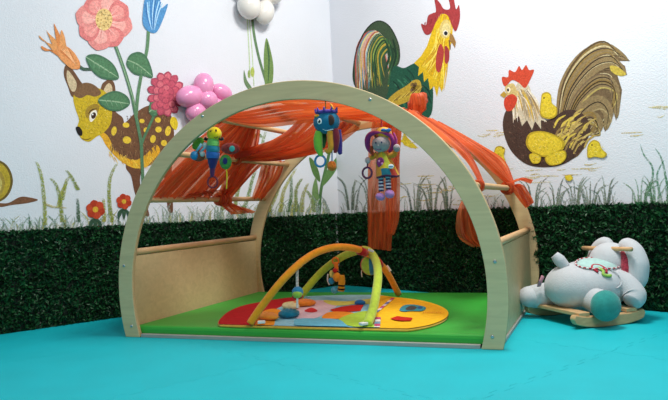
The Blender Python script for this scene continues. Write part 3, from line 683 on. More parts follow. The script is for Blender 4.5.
class Cloth:
    def __init__(s): s.V = []; s.Fc = []; s.UV = []
    def sheet(s, rails, folds=9, amp=.012, sag=0., nu=90, nv=26, seed=0, pinch=None):
        """rails: successive edges across the cloth, each a list of points (start..end of the width)"""
        R = [[Vector(p) for p in r] for r in rails]
        rr = random.Random(seed); ph = [rr.uniform(0, 6.28) for _ in range(4)]
        def on(r, u):
            x = u * (len(r) - 1); i = min(int(x), len(r) - 2); return r[i].lerp(r[i + 1], x - i)
        i0 = len(s.V); m = len(R)
        G = []
        for a in range(nu + 1):
            u = a / nu; col = [on(r, u) for r in R]; P, _ = spline(col, [1] * m, max(2, nv // (m - 1))); G.append(P)
        nvv = len(G[0]) - 1
        for a in range(nu + 1):
            u = a / nu
            for b in range(nvv + 1):
                v = b / nvv; p = G[a][b]
                du = G[min(nu, a + 1)][b] - G[max(0, a - 1)][b]; dv = G[a][min(nvv, b + 1)] - G[a][max(0, b - 1)]
                n = du.cross(dv); n = n.normalized() if n.length > 1e-9 else Vector((0, 0, 1))
                wd = min(1., (G[nu][b] - G[0][b]).length / .12 + .25)
                w_ = math.sin(2 * math.pi * folds * u + ph[0] + 1.1 * math.sin(3 * v + ph[1])) + .5 * math.sin(2 * math.pi * folds * 2.3 * u + ph[2] + 2 * v) + .3 * math.sin(2 * math.pi * folds * .41 * u + ph[3])
                q = p + n * amp * w_ * wd * .6 - Vector((0, 0, 1)) * sag * 4 * v * (1 - v) * (.5 + .5 * math.sin(u * 3.1416))
                s.V.append(tuple(q)); s.UV.append((u * folds / 9 + seed * .37, v))
        for a in range(nu):
            for b in range(nvv):
                k = i0 + a * (nvv + 1) + b; s.Fc.append((k, k + 1, k + nvv + 2, k + nvv + 1))
        return s
    def knot(s, c, r, seed=0, ax=(0, 1, 0), n=3):
        """a wad of cloth wound round a dowel"""
        rr = random.Random(seed); c = Vector(c); ax = Vector(ax).normalized(); e1 = ax.orthogonal().normalized(); e2 = ax.cross(e1)
        for k in range(n):
            tilt = rr.uniform(-.5, .5); i0 = len(s.V); N = 22; M_ = 10; rm = r * rr.uniform(.32, .42); R_ = r * .62
            for i in range(N):
                a = 2 * math.pi * i / N; d = e1 * math.cos(a) + e2 * math.sin(a)
                cc = c + d * R_ + ax * (r * .5 * (k - (n - 1) / 2) + tilt * r * .6 * math.sin(a))
                for j in range(M_ + 1):
                    b = 2 * math.pi * j / M_; q = rm * (1 + .22 * math.sin(3 * b + k + 2 * a))
                    s.V.append(tuple(cc + d * q * math.cos(b) + ax * q * math.sin(b))); s.UV.append((j / M_ * .6 + k, i / N))
            for i in range(N):
                for j in range(M_):
                    a = i0 + i * (M_ + 1) + j; b = i0 + ((i + 1) % N) * (M_ + 1) + j; s.Fc.append((a, a + 1, b + 1, b))
        return s
    def build(s, name, m, label):
        me = bpy.data.meshes.new(name); me.from_pydata(s.V, [], s.Fc)
        uv = me.uv_layers.new(name='UVMap'); d = []
        for f in s.Fc:
            for k in f: d += list(s.UV[k])
        uv.data.foreach_set('uv', d)
        o = link(name, me, m, None, True); return tag(o, label, 'scarf', 'orange organza scarves on the play arch')
def dw(k, y, dz=0., dx=0.): X, Z = DW[k]; return Vector((X + dx, y, Z + dz))
r_ = .016
# 1. lower left scarf: over dowels a, b, down to c, with a knot and tails
c = Cloth()
c.sheet([[dw('a', .22, r_), dw('a', .40, r_)], [dw('b', .17, r_, -.012), dw('b', .58, r_, -.012)], [dw('c', .04, .0, -.016), dw('c', .50, .0, -.016)]], 9, .024, .0, 130, 30, 1)
c.sheet([[dw('a', .36, r_), dw('a', .46, r_)], [dw('b', .54, r_, -.012), dw('b', .70, r_, -.012)], [dw('c', .60, .0, -.014), dw('c', .68, .0, -.014)]], 5, .014, .0, 60, 26, 2)
c.sheet([[dw('b', .56, -.005), dw('b', .76, -.005)], [dw('c', .60, .01), dw('c', .70, .01)]], 5, .014, .0, 60, 22, 8)
c.knot(dw('c', .62), .034, 4, n=4)
c.sheet([[dw('c', .58, -.01), dw('c', .66, -.01)], [dw('c', .60, -.05, .03), dw('c', .78, -.045, .03)], [dw('c', .64, -.075, .03), dw('c', .86, -.07, .05)]], 4, .012, 0, 40, 16, 5)
c.sheet([[dw('c', .54, .012), dw('c', .64, .012)], [dw('c', .40, .02, .03), dw('c', .62, .045, .03)], [dw('c', .28, .0, .015), dw('c', .34, .03, .02)]], 4, .010, 0, 40, 16, 6)
c.build('organza_scarf', ORG, 'orange sheer scarf knotted on the lowest left dowel, curtaining the left side of the arch')
# 2. rear left scarf
c = Cloth()
c.sheet([[dw('b', .78, r_), dw('b', 1.03, r_)], [dw('b', .82, -.07, -.045), dw('b', 1.03, -.07, -.045)], [dw('c', .92, .0, .0), dw('c', 1.035, .0, .0)]], 5, .014, 0, 60, 24, 11)
c.build('organza_scarf', ORG, 'narrow orange scarf hanging by the rear left leg of the arch')
# 3. middle canopy scarf: gathered on b, fanning to d
c = Cloth()
c.sheet([[dw('b', .48, .018), dw('b', .56, .018)], [Vector((-.40, .53, .750)), Vector((-.40, .78, .725))], [Vector((-.26, .55, .805)), Vector((-.26, 1.00, .765))], [dw('d', .42, -.015), dw('d', 1.03, -.012)]], 7, .026, .0, 120, 34, 21)
c.knot(dw('b', .52), .024, 22, n=3)
c.build('organza_scarf', ORG, 'broad orange scarf fanning up from the second left dowel to the arch top')
# 4. top front scarf
c = Cloth()
c.sheet([[dw('a', .06, .012), dw('a', .14, .012)], [Vector((-.22, .05, .852)), Vector((-.22, .26, .815))], [Vector((-.05, .03, .862)), Vector((-.05, .40, .835))], [Vector((.15, .03, .85)), Vector((.15, .5, .84))], [dw('e', .03, .012), dw('e', .42, .012)]], 6, .012, .0, 90, 40, 31)
c.knot(dw('a', .10), .020, 32, n=3)
c.build('organza_scarf', ORG, 'orange scarf stretched under the top of the front board above the octopus')
# 5. rear top scarf with tuft knotted on dowel e
c = Cloth()
c.sheet([[dw('d', .40, r_), dw('d', 1.03, r_)], [Vector((.12, .40, .882)), Vector((.12, 1.03, .872))], [dw('e', .40, r_), dw('e', .70, r_)]], 7, .010, .01, 90, 26, 41)
P = at(417, 112, dw('e', .38).y); 
c.knot(dw('e', .59, .006), .026, 44, n=3)
c.build('organza_scarf', ORG, 'orange scarf spread across the rear top of the arch')
def tuft():
    y = .60; mb = MB(); P0 = Vector(dw('e', y, .006)); s = pxm(P0)
    bm = mb.bm; n = 30; m_ = 14; rings = []
    for j in range(m_ + 1):
        v = j / m_; ctr = P0.lerp(at(418.5, 93, y), v); rad = s * 9 * (math.sin(math.pi * (.10 + .70 * v)) ** .8) * (1 if v < .93 else .7)
        rings.append([bm.verts.new(ctr + Vector((math.cos(a), math.sin(a) * .8, .12 * math.sin(2 * a + j))) * rad * (1 + .16 * math.sin(7 * a + .5 * j) + .09 * math.sin(12 * a + v * 5))) for a in [2 * math.pi * i / n for i in range(n)]])
    for j in range(m_):
        for i in range(n): bm.faces.new((rings[j][i], rings[j][(i + 1) % n], rings[j + 1][(i + 1) % n], rings[j + 1][i]))
    uvl = bm.loops.layers.uv.new('UVMap')
    for f in bm.faces:
        for l in f.loops: l[uvl].uv = (math.atan2(l.vert.co.y - P0.y, l.vert.co.x - P0.x) * .3, (l.vert.co.z - P0.z) * 8)
    o = mb.build('organza_scarf', ORG); tag(o, 'bunched orange scarf end standing up above the arch in front of the green rooster', 'scarf', 'orange organza scarves on the play arch')
tuft()
# 6. right scarf: over e, f, to a knot on g with a loose tail
c = Cloth()
c.sheet([[dw('e', .72, r_), dw('e', 1.0, r_)], [dw('f', .60, r_, .012), dw('f', 1.045, r_ + .01, .016)], [Vector((.595, .70, .610)), Vector((.615, 1.04, .645))], [dw('g', .84, .012, .012), dw('g', .93, .012, .012)]], 5, .014, 0, 80, 36, 51)
c.knot(dw('g', .86), .030, 52, n=4)
c.sheet([[dw('g', .84, .0, .02), dw('g', .90, .0, .02)], [Vector((.685, .84, .50)), Vector((.70, .98, .53))], [Vector((.72, .88, .43)), Vector((.74, .985, .45))]], 4, .012, 0, 50, 18, 54)
c.sheet([[dw('g', .86, .02, .01), dw('g', .90, .02, .01)], [Vector((.70, .86, .555)), Vector((.71, .92, .56))], [Vector((.745, .90, .535)), Vector((.75, .94, .55))]], 3, .008, 0, 30, 12, 55)
c.build('organza_scarf', ORG, 'orange scarf running down the rear right of the arch to a knot and loose tail')
c = Cloth()
c.sheet([[dw('e', .46, r_), dw('e', .66, r_)], [dw('f', .26, r_, .010), dw('f', .46, r_, .010)], [Vector((.60, .20, .62)), Vector((.60, .28, .625))], [dw('g', .10, .012, .010), dw('g', .15, .012, .010)]], 4, .012, 0, 60, 36, 61)
c.knot(dw('g', .12), .022, 62, n=3)
q = lambda a, b, Y: at(a, b, Y)
c.sheet([[dw('g', .09, -.01), dw('g', .17, -.01)], [q(462, 200, .12), q(478, 205, .14)], [q(457, 218, .10), q(486, 222, .16)], [q(459, 236, .10), q(492, 240, .16)], [q(474, 247, .12), q(489, 246, .15)]], 4, .014, 0, 60, 34, 63)
c.build('organza_scarf', ORG2, 'orange scarf along the front right board with its end hanging inside over the hedge')
# 7. the long hanging panel behind the doll
c = Cloth(); Y = 1.0
c.sheet([[q(372, 121, Y), q(402, 123, Y)], [q(368, 150, Y), q(400, 150, Y)], [q(367, 190, Y), q(396, 190, Y)], [q(367, 225, Y), q(393, 225, Y)], [q(368, 248, Y), q(391, 251, Y)]], 5, .012, 0, 80, 40, 71)
Y = .97
c.sheet([[q(382, 121, Y), q(402, 123, Y)], [q(384, 150, Y), q(400, 150, Y)], [q(386, 190, Y), q(400, 190, Y)], [q(386, 215, Y), q(399, 218, Y)], [q(386, 232, Y), q(394, 235, Y)]], 3, .010, 0, 50, 40, 72)
c.build('organza_scarf', ORG2, 'long sheer orange scarf hanging straight down at the back of the arch behind the doll')

# ------------------------------------------------------------------ toys hanging from the arch
def E3(px, py, Y): return at(px, py, Y)
def cord(root, p, q, r, m, name='cord'): return MB().tube([p, q], r, seg=8, sub=3).build(name, m, root)
# octopus
Y = .010; s = pxm(at(326, 125, Y)); L = lambda x, y, dy=0: at(x, y, Y + dy)
oc = thing('octopus_toy', 'teal plush octopus with purple crown and eyepatch hanging from the arch top', 'plush toy', L(326.5, 122))
teal = plush('teal_plush', '#0f6a8c')
MB().ell(L(326.5, 122), (13.6 * s, 11.8 * s, 12.0 * s)).build('body', teal, oc)
pur = plush('purple_plush', '#5b3f98')
mb = MB(); cc = L(326.5, 112.4); mb.torus(cc, 9.5 * s, 1.7 * s, (0, 0, 1), 24, 8)
for k in range(9): a = 2 * math.pi * k / 9; b0 = cc + Vector((math.cos(a), math.sin(a), 0)) * 10 * s; mb.tube([b0, b0 + Vector((math.cos(a) * 1.5, math.sin(a) * 1.5, 4.2)) * s], [2 * s, .5 * s], seg=8, sub=3)
mb.build('crown', pur, oc)
MB().ell(cc + Vector((0, 0, -1 * s)), (9.5 * s, 9.5 * s, 3 * s)).build('crown_cap', plush('violet_plush', '#7a58b4'), oc)
MB().tube([L(331, 111, -.02), L(332, 107, -.02), L(330.5, 104, -.02), L(334, 109, -.03)], [2 * s, 1.4 * s, .6 * s, .5 * s], seg=8).build('tuft', plush('amber_plush', '#e39a2a'), oc)
MB().ell(L(317, 116, -.03), (3 * s, 2 * s, 1.6 * s)).build('tuft', MATS['amber_plush'], oc)
wh = plush('white_felt', '#e9eef0', vary=.03); bk = plush('black_felt', '#141414')
fr = lambda x, y: Vector((L(x, y).x, Y - 11.6 * s * math.sqrt(max(.05, 1 - ((x - 326.5) / 13.2) ** 2 - ((y - 122) / 11.6) ** 2)), L(x, y).z))
P = fr(324, 122.5); eye = MB().ell(P, (2.6 * s, .8 * s, 2.9 * s)).build('eye', wh, oc)
MB().ell(P + Vector((0, -.7 * s, 0)), (1.4 * s, .6 * s, 1.7 * s)).build('pupil', bk, eye)
MB().ell(P + Vector((-.4 * s, -1.2 * s, .5 * s)), (.5 * s, .4 * s, .6 * s)).build('glint', wh, eye)
MB().ell(fr(334, 121) + Vector((0, .8 * s, 0)), (4.0 * s, 1.8 * s, 5.3 * s)).build('eyepatch', plush('brown_felt', '#43302a'), oc)
MB().tube([fr(326, 130) , fr(329, 131), fr(332, 130.5), fr(335, 129.5)], .45 * s, seg=6).build('stitching', wh, oc)
def tent(pts, rads, col, name='tentacle', dy=0):
    return MB().tube([L(a, b, dy) for a, b in pts], [r * s for r in rads], seg=12).build(name, plush(col[0], col[1]), oc)
tent([(319, 131), (318, 139), (318.5, 147), (320.5, 154), (320.5, 156)], [3.5, 4.6, 4.4, 2.6, 2], ('lime_plush', '#78b83e'), dy=-.012)
tent([(323, 131), (324, 139), (323, 148)], [3, 3, 1.6], ('dark_green_plush', '#2a6a3c'), dy=.015)
tent([(330, 131), (330.5, 140), (331, 147), (328.5, 152), (325.5, 149.5)], [3, 3.3, 3, 2.4, 1.6], ('ochre_plush', '#d8952a'), dy=-.012)
tent([(335.5, 129), (336.5, 138), (336, 147), (335, 153)], [3, 3.4, 2.6, 1.6], ('maroon_plush', '#7c2230'), dy=-.006)
tent([(338.5, 130), (340, 142), (339.8, 151), (341, 154)], [2.6, 2.4, 2.6, 1.6], ('indigo_plush', '#3f2f80'), dy=.01)
tent([(334, 131), (334, 145), (333, 150)], [2.6, 2.6, 1.2], ('maroon_plush', '#7c2230'), dy=.02)
MB().torus(L(320.3, 161), 5.6 * s, 1.15 * s, (0, 1, 0)).build('teething_ring', mat('blue_plastic', '#1f7fb4', rough=.3), oc)
cord(oc, L(332, 148), L(332, 163), .7 * s, MATS['blue_plastic'])
MB().ell(L(331.8, 166), (4.7 * s, 4.2 * s, 5.2 * s)).build('pompom', plush('orange_plush', '#d9701e', vary=.4, scale=160), oc)
cord(oc, L(325.5, 113), Vector((L(325.5, 101).x, Y, C_ + (B_ - W_) * math.sqrt(1 - (L(325.5, 101).x / (A_ - W_)) ** 2) + .001)), .5 * s, mat('olive_loop', '#6d7a32'), 'hanging_loop')

# bee / firefly
Y = .045; s = pxm(at(213, 150, Y)) * 1.13; L = lambda x, y, dy=0: at(x, y, Y + dy)
be = thing('firefly_toy', 'striped plush firefly with yellow head hanging at the upper left of the arch', 'plush toy', L(214, 150))
hd = MB().ell(L(214.3, 134), (6.8 * s, 6 * s, 6.3 * s)).build('head', plush('yellow_plush', '#dcc81c'), be)
for x, y in ((211, 131.5), (216, 130.5)): MB().ell(L(x, y, -5.3 * s), (.9 * s, .6 * s, 1.2 * s)).build('eye', bk, hd)
MB().tube([L(214, 137.2, -6 * s), L(216, 138, -6 * s), L(218, 136.5, -5.4 * s)], .35 * s, seg=6).build('mouth', bk, hd)
for sg in (-1, 1):
    MB().tube([L(214 + sg * 4, 138), L(214 + sg * 7, 139.5), L(214 + sg * 9, 138.5)], [.8 * s, 1.2 * s, 1.7 * s], seg=8).build('antenna', bk, be)
MB().ell(L(212, 128.4), (2 * s, 2 * s, 1.2 * s)).build('topknot', bk, be)
for (y0, y1, r0, r1, cn) in ((139, 146, 4.6, 5.4, ('mint_plush', '#66b35c')), (146, 152, 5.6, 5.9, ('teal_band_plush', '#1a7a92')), (152, 158.5, 6.0, 5.4, ('blue_band_plush', '#2461ab')), (158.5, 169, 5.0, 2.2, ('navy_plush', '#232a66')), (168, 177, 2.4, 1.6, ('plum_plush', '#4a2350'))):
    ym = (y0 + y1) / 2
    MB().tube([L(213.5 - (y0 - 139) * .03, y0), L(213.3 - (ym - 139) * .03, ym), L(213.3 - (y1 - 139) * .03, y1)], [r0 * s, (r0 + r1) / 2 * 1.08 * s, r1 * s], seg=20).build('body_band', plush(*cn), be)
MB().torus(L(212.7, 182), 5 * s, .9 * s, (0, 1, 0)).build('teething_ring', mat('crimson_plastic', '#7c2436', rough=.35), be)
MB().ell(L(230.5, 148.5, .0), (9.5 * s, 2 * s, 5 * s), Matrix.Rotation(.1, 3, 'Y')).build('wing', plush('crimson_dotted_plush', '#8a2a26', vary=.5, scale=120), be)
MB().ell(L(232, 148.7, - 2 * s), (2.8 * s, .8 * s, 2.6 * s)).build('wing_spot', plush('aqua_plush', '#3fa8a0'), be)
MB().ell(L(225.6, 162, .0), (6 * s, 2 * s, 6.6 * s)).build('wing', plush('leaf_green_plush', '#3f8a3e', vary=.3, scale=100), be)
MB().ell(L(225, 161, - 2 * s), (2.4 * s, .8 * s, 3 * s)).build('wing_spot', plush('navy_plush', '#232a66'), be)
MB().ell(L(198, 143.5, .004), (7 * s, 2 * s, 4.6 * s), Matrix.Rotation(-.6, 3, 'Y')).build('wing', plush('lime_dark_plush', '#5a9a2e'), be)
MB().ell(L(199, 156, .006), (6.5 * s, 2 * s, 5 * s)).build('wing', plush('brown_red_plush', '#7c4530', vary=.4, scale=100), be)
MB().ell(L(194.5, 155.6), (4 * s, 3.6 * s, 4.1 * s)).build('rattle_ball', mat('blue_plastic', '#1f7fb4'), be)
for a, b in (((196, 152), (202, 144)), ((200, 153), (206, 146))): MB().tube([L(*a), L(*b)], [1.1 * s, 1.5 * s], seg=10, sub=2).build('leg', mat('pale_blue_plastic', '#7cb8cc', rough=.35), be)
for x, y in ((202.5, 154), (205, 145)): MB().ell(L(x, y), 2.4 * s).build('foot', mat('pale_grey_plastic', '#b9c9c6', rough=.4), be)
MB().tube([L(226, 166), L(227, 176), L(226.5, 189)], .6 * s, seg=6).build('ribbon', plush('yellow_plush', '#dcc81c'), be)
cord(be, L(213.3, 128.5), Vector((L(213.3, 120).x, Y, DW['a'][1] + .0)), .5 * s, mat('olive_loop', '#6d7a32'), 'hanging_loop')

# doll
Y = .13; s = pxm(at(383, 160, Y)); L = lambda x, y, dy=0: at(x, y, Y + dy)
dl = thing('rag_doll', 'plush doll in yellow dress and magenta hat with striped legs, hanging in the arch', 'doll', L(383, 160))
skin = plush('grey_lilac_plush', '#b0a3a6'); mag = plush('magenta_plush', '#a3357e')
hd = MB().ell(L(381, 144), (9.4 * s, 7.5 * s, 8.6 * s)).build('head', skin, dl)
for x, y in ((376, 142.8), (381.6, 142.4)): MB().ell(L(x, y, -6.9 * s), (.8 * s, .6 * s, 1.1 * s)).build('eye', plush('dark_blue_felt', '#16305a'), hd)
MB().ell(L(377.8, 145.6, -7.6 * s), (1 * s, .8 * s, .8 * s)).build('nose', skin, hd)
MB().tube([L(375.5, 148.6, -6 * s), L(378.5, 149.8, -6.1 * s), L(381.5, 149, -6 * s)], .3 * s, seg=6).build('mouth', mag, hd)
mb = MB(); mb.tube([L(374, 155, .005), L(368.5, 148, .01), L(367.5, 140, .0), L(370, 134.5, -.005), L(376, 132.8, -.01), L(384, 133.3, -.01), L(390, 135.5, -.005), L(393, 141, .0), L(392.5, 147, .01), L(389, 152, .01)], [1.5 * s, 2.6 * s, 3 * s, 2.6 * s, 2 * s, 1.8 * s, 2 * s, 2.2 * s, 2.2 * s, 1.5 * s], seg=12)
hat = mb.build('hat_brim', mag, dl)
MB().ell(L(382.5, 133.5, .006), (9.5 * s, 6.5 * s, 6.5 * s)).build('hat_crown', plush('marigold_plush', '#d9a032'), dl)
for dx in (-2.6, 2.6): MB().ell(L(386 + dx, 130.2, -.012), (2.8 * s, 1.8 * s, 1.8 * s)).build('bow', plush('blue_ribbon_plush', '#2a6fae'), dl)
MB().ell(L(386, 130.2, -.016), 1.2 * s).build('bow_knot', MATS['blue_ribbon_plush'], dl)
hr = plush('auburn_yarn', '#9a3c22', vary=.3, scale=150)
for pts in ([(372, 146), (371.5, 151), (373, 156)], [(375, 135.5), (377.5, 136.5), (376, 139.5)]): MB().tube([L(a, b, -.012) for a, b in pts], [1.8 * s, 2 * s, 1 * s], seg=8).build('hair', hr, dl)
# dress: flared, with panels
def dress():
    bm = bmesh.new(); n = 36; rings = []
    for y, rx, cx in ((152.5, 4.5, 382), (156, 6.5, 382.6), (162, 8.2, 384.2), (169, 10, 386), (175.5, 11.6, 387.8), (177.5, 11.4, 388), (177, 9, 388)):
        c0 = L(cx, y); rings.append([bm.verts.new(c0 + Vector((math.cos(a) * rx * s * (1 + .05 * math.sin(6 * a)), math.sin(a) * rx * .6 * s, .7 * s * math.sin(a * 3)))) for a in [2 * math.pi * i / n for i in range(n)]])
    pal = ['#e0b92c', '#cf7a2c', '#c9c23a', '#e0b92c', '#a3357e', '#e0b92c']
    names = ['#dcb32e', '#c9c23c', '#d98e2c']
    ms = [plush('yellow_dress', '#dcb32e'), plush('lime_dress', '#b9ba3c'), plush('amber_dress', '#d98e2c'), plush('hem_plum', '#5a2448'), plush('hem_teal', '#1e6f80'), plush('hem_red', '#b03828')]
    for j in range(len(rings) - 1):
        for i in range(n):
            f = bm.faces.new((rings[j][i], rings[j][(i + 1) % n], rings[j + 1][(i + 1) % n], rings[j + 1][i])); f.smooth = True
            f.material_index = (i // 4) % 3 if j < 3 else ([2, 4, 5, 0][(i // 5) % 4] if j == 3 else 3)
    bm.faces.new(rings[0][::-1])
    bmesh.ops.recalc_face_normals(bm, faces=bm.faces[:]); me = bpy.data.meshes.new('dress'); bm.to_mesh(me); bm.free()
    for m in ms: me.materials.append(m)
    return link('dress', me, None, dl)
dress()
MB().tube([L(377, 154), L(372.5, 157), L(369.5, 158.5)], [2.6 * s, 2.8 * s, 2.2 * s], seg=12).build('sleeve', plush('amber_dress', '#d98e2c'), dl)
MB().ell(L(367.8, 160.2, -.005), (2.9 * s, 2.6 * s, 3.4 * s)).build('hand', skin, dl)
MB().tube([L(388, 156), L(393.5, 154.5), L(396, 151.5)], [2.8 * s, 3.2 * s, 2.4 * s], seg=12).build('sleeve', MATS['amber_dress'], dl)
MB().ell(L(396.8, 148, -.005), (3.5 * s, 3 * s, 4 * s)).build('hand', skin, dl)
MB().tube([L(396, 144), L(396, 139), L(393.5, 133)], [1.3 * s, 1.2 * s, 1 * s], seg=8).build('strap', mag, dl)
MB().ell(L(380.5, 162.5, -4.6 * s), (4.2 * s, 1 * s, 5.2 * s)).build('heart_patch', plush('magenta_dark_plush', '#8c2f70', vary=.4, scale=200), dl)
for x, y in ((379, 161), (382, 163.5)): MB().ell(L(x, y, -5.6 * s), (1.1 * s, .5 * s, 1.2 * s)).build('patch_spot', plush('pink_felt', '#d98cba'), dl)
MB().ell(L(391, 166.4, -5.2 * s), (2.9 * s, .8 * s, 2.3 * s)).build('badge', wh, dl)
MB().box(L(391, 166.4, -6.1 * s), (3.4 * s, .5 * s, .9 * s)).build('badge_mark', mat('badge_blue', '#4a7ca8'), dl)
def leg(x0, y0, x1, y1):
    k = 9
    root_ = None
    for i in range(k):
        t0, t1 = i / k, (i + 1) / k; m = plush('navy_stripe', '#2c2450') if i % 2 == 0 else plush('white_stripe', '#cfc9d6')
        a = L(x0 + (x1 - x0) * t0, y0 + (y1 - y0) * t0); b = L(x0 + (x1 - x0) * t1, y0 + (y1 - y0) * t1)
        if i == 0: root_ = MB().tube([a, b], 2.7 * s, seg=14, sub=2).build('leg', m, dl)
        else: MB().tube([a, b], (2.75 if i % 2 else 2.65) * s, seg=14, sub=2).build('stripe', m, root_)
leg(381, 176, 381.3, 191.5); leg(388, 175, 388.6, 189.5)
lil = plush('lilac_plush', '#a878b4')
MB().ell(L(380.3, 196.8, -.01), (4.9 * s, 4.5 * s, 4.0 * s), Matrix.Rotation(.35, 3, 'Y')).build('shoe', lil, dl)
MB().ell(L(389.6, 194, -.01), (4.9 * s, 4.5 * s, 4.4 * s), Matrix.Rotation(.35, 3, 'Y')).build('shoe', lil, dl)
MB().torus(L(367.2, 172.8), 5.4 * s, 1.1 * s, (0.2, 1, 0)).build('teething_ring', mat('plum_plastic', '#5c1f4c', rough=.3), dl)
MB().tube([L(367.5, 163), L(367.3, 168)], .8 * s, seg=8, sub=2).build('ring_loop', MATS['plum_plastic'], dl)
MB().tube([L(382, 131), L(381.5, 124), Vector((DW['e'][0], Y, DW['e'][1]))], [.8 * s, .8 * s, .8 * s], seg=8).build('hanging_loop', plush('red_ribbon', '#b02c34'), dl)

# ------------------------------------------------------------------ activity gym: round quilted mat and two padded bows
gz = mz
gym = thing('baby_gym', 'baby activity gym, round patchwork mat with crossed orange and green padded bows', 'baby gym', (.05, .38, gz))
outl = [(218, 323), (221, 317), (230, 310), (244, 305), (262, 301.5), (280, 298.5), (300, 297), (330, 295.5), (360, 295), (392, 297), (415, 299), (432, 303), (444, 308), (448, 313.5), (443, 320), (430, 325), (412, 328.5), (392, 330), (375, 329.5), (350, 330.5), (320, 331), (290, 330), (270, 329), (258, 329), (246, 327.5), (236, 328.5), (226, 327)]
def onmat(a, b, z, ymin=.031):
    P = fl(a, b, z)
    if P.y < ymin: Q = at(a, b, ymin); P = Vector((Q.x, ymin + (P.y - ymin) * .07, z))
    return P
def matmesh():
    q = smooth2(outl, 5); P = [onmat(a, b, gz + .010) for a, b in q]
    mb = MB(); bm = mb.bm; ctr = sum(P, Vector()) / len(P)
    rows = [(1.0, .0005), (1.004, .003), (1.002, .006), (.995, .008), (.96, .0092), (.9, .0098)]
    R = []
    for k, z in rows: R.append([bm.verts.new(Vector((ctr.x + (p.x - ctr.x) * k, ctr.y + (p.y - ctr.y) * k, gz + z))) for p in P])
    n = len(P)
    for j in range(len(R) - 1):
        for i in range(n): bm.faces.new((R[j][i], R[j][(i + 1) % n], R[j + 1][(i + 1) % n], R[j + 1][i]))
    bm.faces.new(R[-1]); bm.faces.new(R[0][::-1])
    bmesh.ops.triangulate(bm, faces=[f for f in bm.faces if len(f.verts) > 4])
    return mb
matmesh().build('play_mat', plush('piping', '#c9a63c'), gym, smooth=True)
p = Painter(lambda a, b, off: onmat(333 + (a - 333) * 1.022, 313.5 + (b - 313.5) * 1.07, gz + .0104 + off, .038), step=.0003, base=.0)
p.poly([(221, 322.5), (224, 317), (232, 311), (245, 306), (263, 302.5), (282, 299.5), (300, 298), (306, 300), (290, 308), (276, 313), (268, 322), (262, 327), (250, 325.5), (240, 326.5), (228, 325)], '#b3141f')
p.poly([(300, 298), (330, 296.5), (360, 296), (385, 297.5), (380, 310), (376, 320), (378, 328), (350, 329), (320, 329.5), (290, 328.5), (268, 328), (262, 326), (268, 316), (280, 308), (296, 302)], '#8ccadf')
p.poly([(374, 297), (392, 298), (415, 300.5), (431, 304), (442, 308.5), (446, 313.5), (441, 319), (428, 323.8), (410, 327), (392, 328.6), (378, 328), (372, 320), (374, 308)], '#f0bd22')
p.poly([(258, 322), (264, 312), (274, 309), (282, 311), (277, 318), (274, 327), (264, 327.5), (255, 326)], '#e89a28')
p.poly([(292, 316), (290, 309), (300, 304), (316, 301), (330, 302), (338, 305), (330, 311), (318, 317), (304, 319)], '#d7c6d4')
p.poly([(324, 301), (345, 302), (366, 300), (374, 299), (374, 305), (360, 304), (342, 306), (330, 305)], '#cdd96a')
p.poly([(284, 304), (294, 302), (306, 303), (300, 308), (286, 309)], '#dfe0a0')
p.poly([(305, 311), (312, 308), (318, 311), (312, 312.5)], '#c22a30')
p.poly([(330, 310), (341, 307), (352, 305.5), (363, 305.5), (360, 311), (346, 312), (336, 313)], '#bf2417', smooth=False)
p.poly([(322, 317), (330, 312), (346, 312), (354, 313.5), (344, 317), (332, 319)], '#e8922c')
p.poly([(338, 319), (350, 314), (366, 311), (374, 314), (372, 322), (376, 328), (362, 328.5), (350, 325), (340, 323)], '#a9cf45')
p.poly([(296, 319), (318, 318), (338, 319), (346, 324), (352, 329), (320, 329.3), (300, 328.6)], '#67bcd8')
for k in range(7):
    a, b = 390 - k * 2.4, 299 + k * 1.9; p.poly([(a, b), (a + 3.5, b - .3), (a + 1.6, b + 1.6), (a - 2, b + 1.8)], ['#c04a78', '#e9e2e0', '#6f83b8', '#d9ccd0'][k % 4], smooth=False, keep=True)
for k in range(5):
    a, b = 376 - k * .2, 317 + k * 2.1; p.poly([(a - 2, b), (a + 3.5, b - .3), (a + 4, b + 1.7), (a - 2, b + 1.8)], ['#c04a78', '#e9e2e0', '#7a9ab8'][k % 3], smooth=False, keep=True)
p.poly([(398, 310), (402, 306), (410, 305), (418, 306), (424, 308), (420, 311), (410, 311), (402, 311.5)], '#3c8fa0'); p.poly([(404, 309), (409, 306.3), (415, 307.5), (412, 310), (406, 310.3)], '#4a4a48'); p.disc(418, 308, 2.4, 1.2, '#2f5f9a')
p.poly([(389, 318), (396, 315.8), (402, 316.6), (411, 317.4), (409, 320), (400, 320.2), (394, 319.6)], '#c22617', smooth=False)
for k in range(9): x = 421 + k * 2.1; p.stroke([(x, 312.6 - (k % 2) * .5), (x + 1.3, 312.1)], .5, '#d0662a', taper=False)
cm = paint_mat('printed_fabric', rough=.85, vary=.12, scale=40, bump=.6, bscale=60)
p.build('patchwork', cm, gym)
MB().ell(fl(360, 302.6, gz + .02), (.024, .020, .012)).build('appliqué'.replace('é', 'e'), plush('royal_blue_plush', '#1f6fb0'), gym)
def puff(pts, z, r, col, nm='fabric_flap', fl_=.45):
    MB().tube([fl(a, b, gz + z) for a, b in pts], r, seg=12, flat=fl_).build(nm, plush(*col), gym)
def blob(px, py, rx, ry, rz, z, col, rot=0, nm='fabric_flap'):
    mb = MB(); mb.ell(Vector((0, 0, 0)), (rx, ry, rz), None, 28, 16)
    for v in mb.bm.verts: v.co += v.co.normalized() * .10 * min(rx, ry) * (math.sin(v.co.x * 230) * math.sin(v.co.y * 260 + 1))
    P_ = fl(px, py, gz + z); bmesh.ops.rotate(mb.bm, matrix=Matrix.Rotation(rot, 3, 'Z'), verts=mb.bm.verts[:]); bmesh.ops.translate(mb.bm, vec=P_, verts=mb.bm.verts[:])
    mb.build(nm, plush(*col), gym)
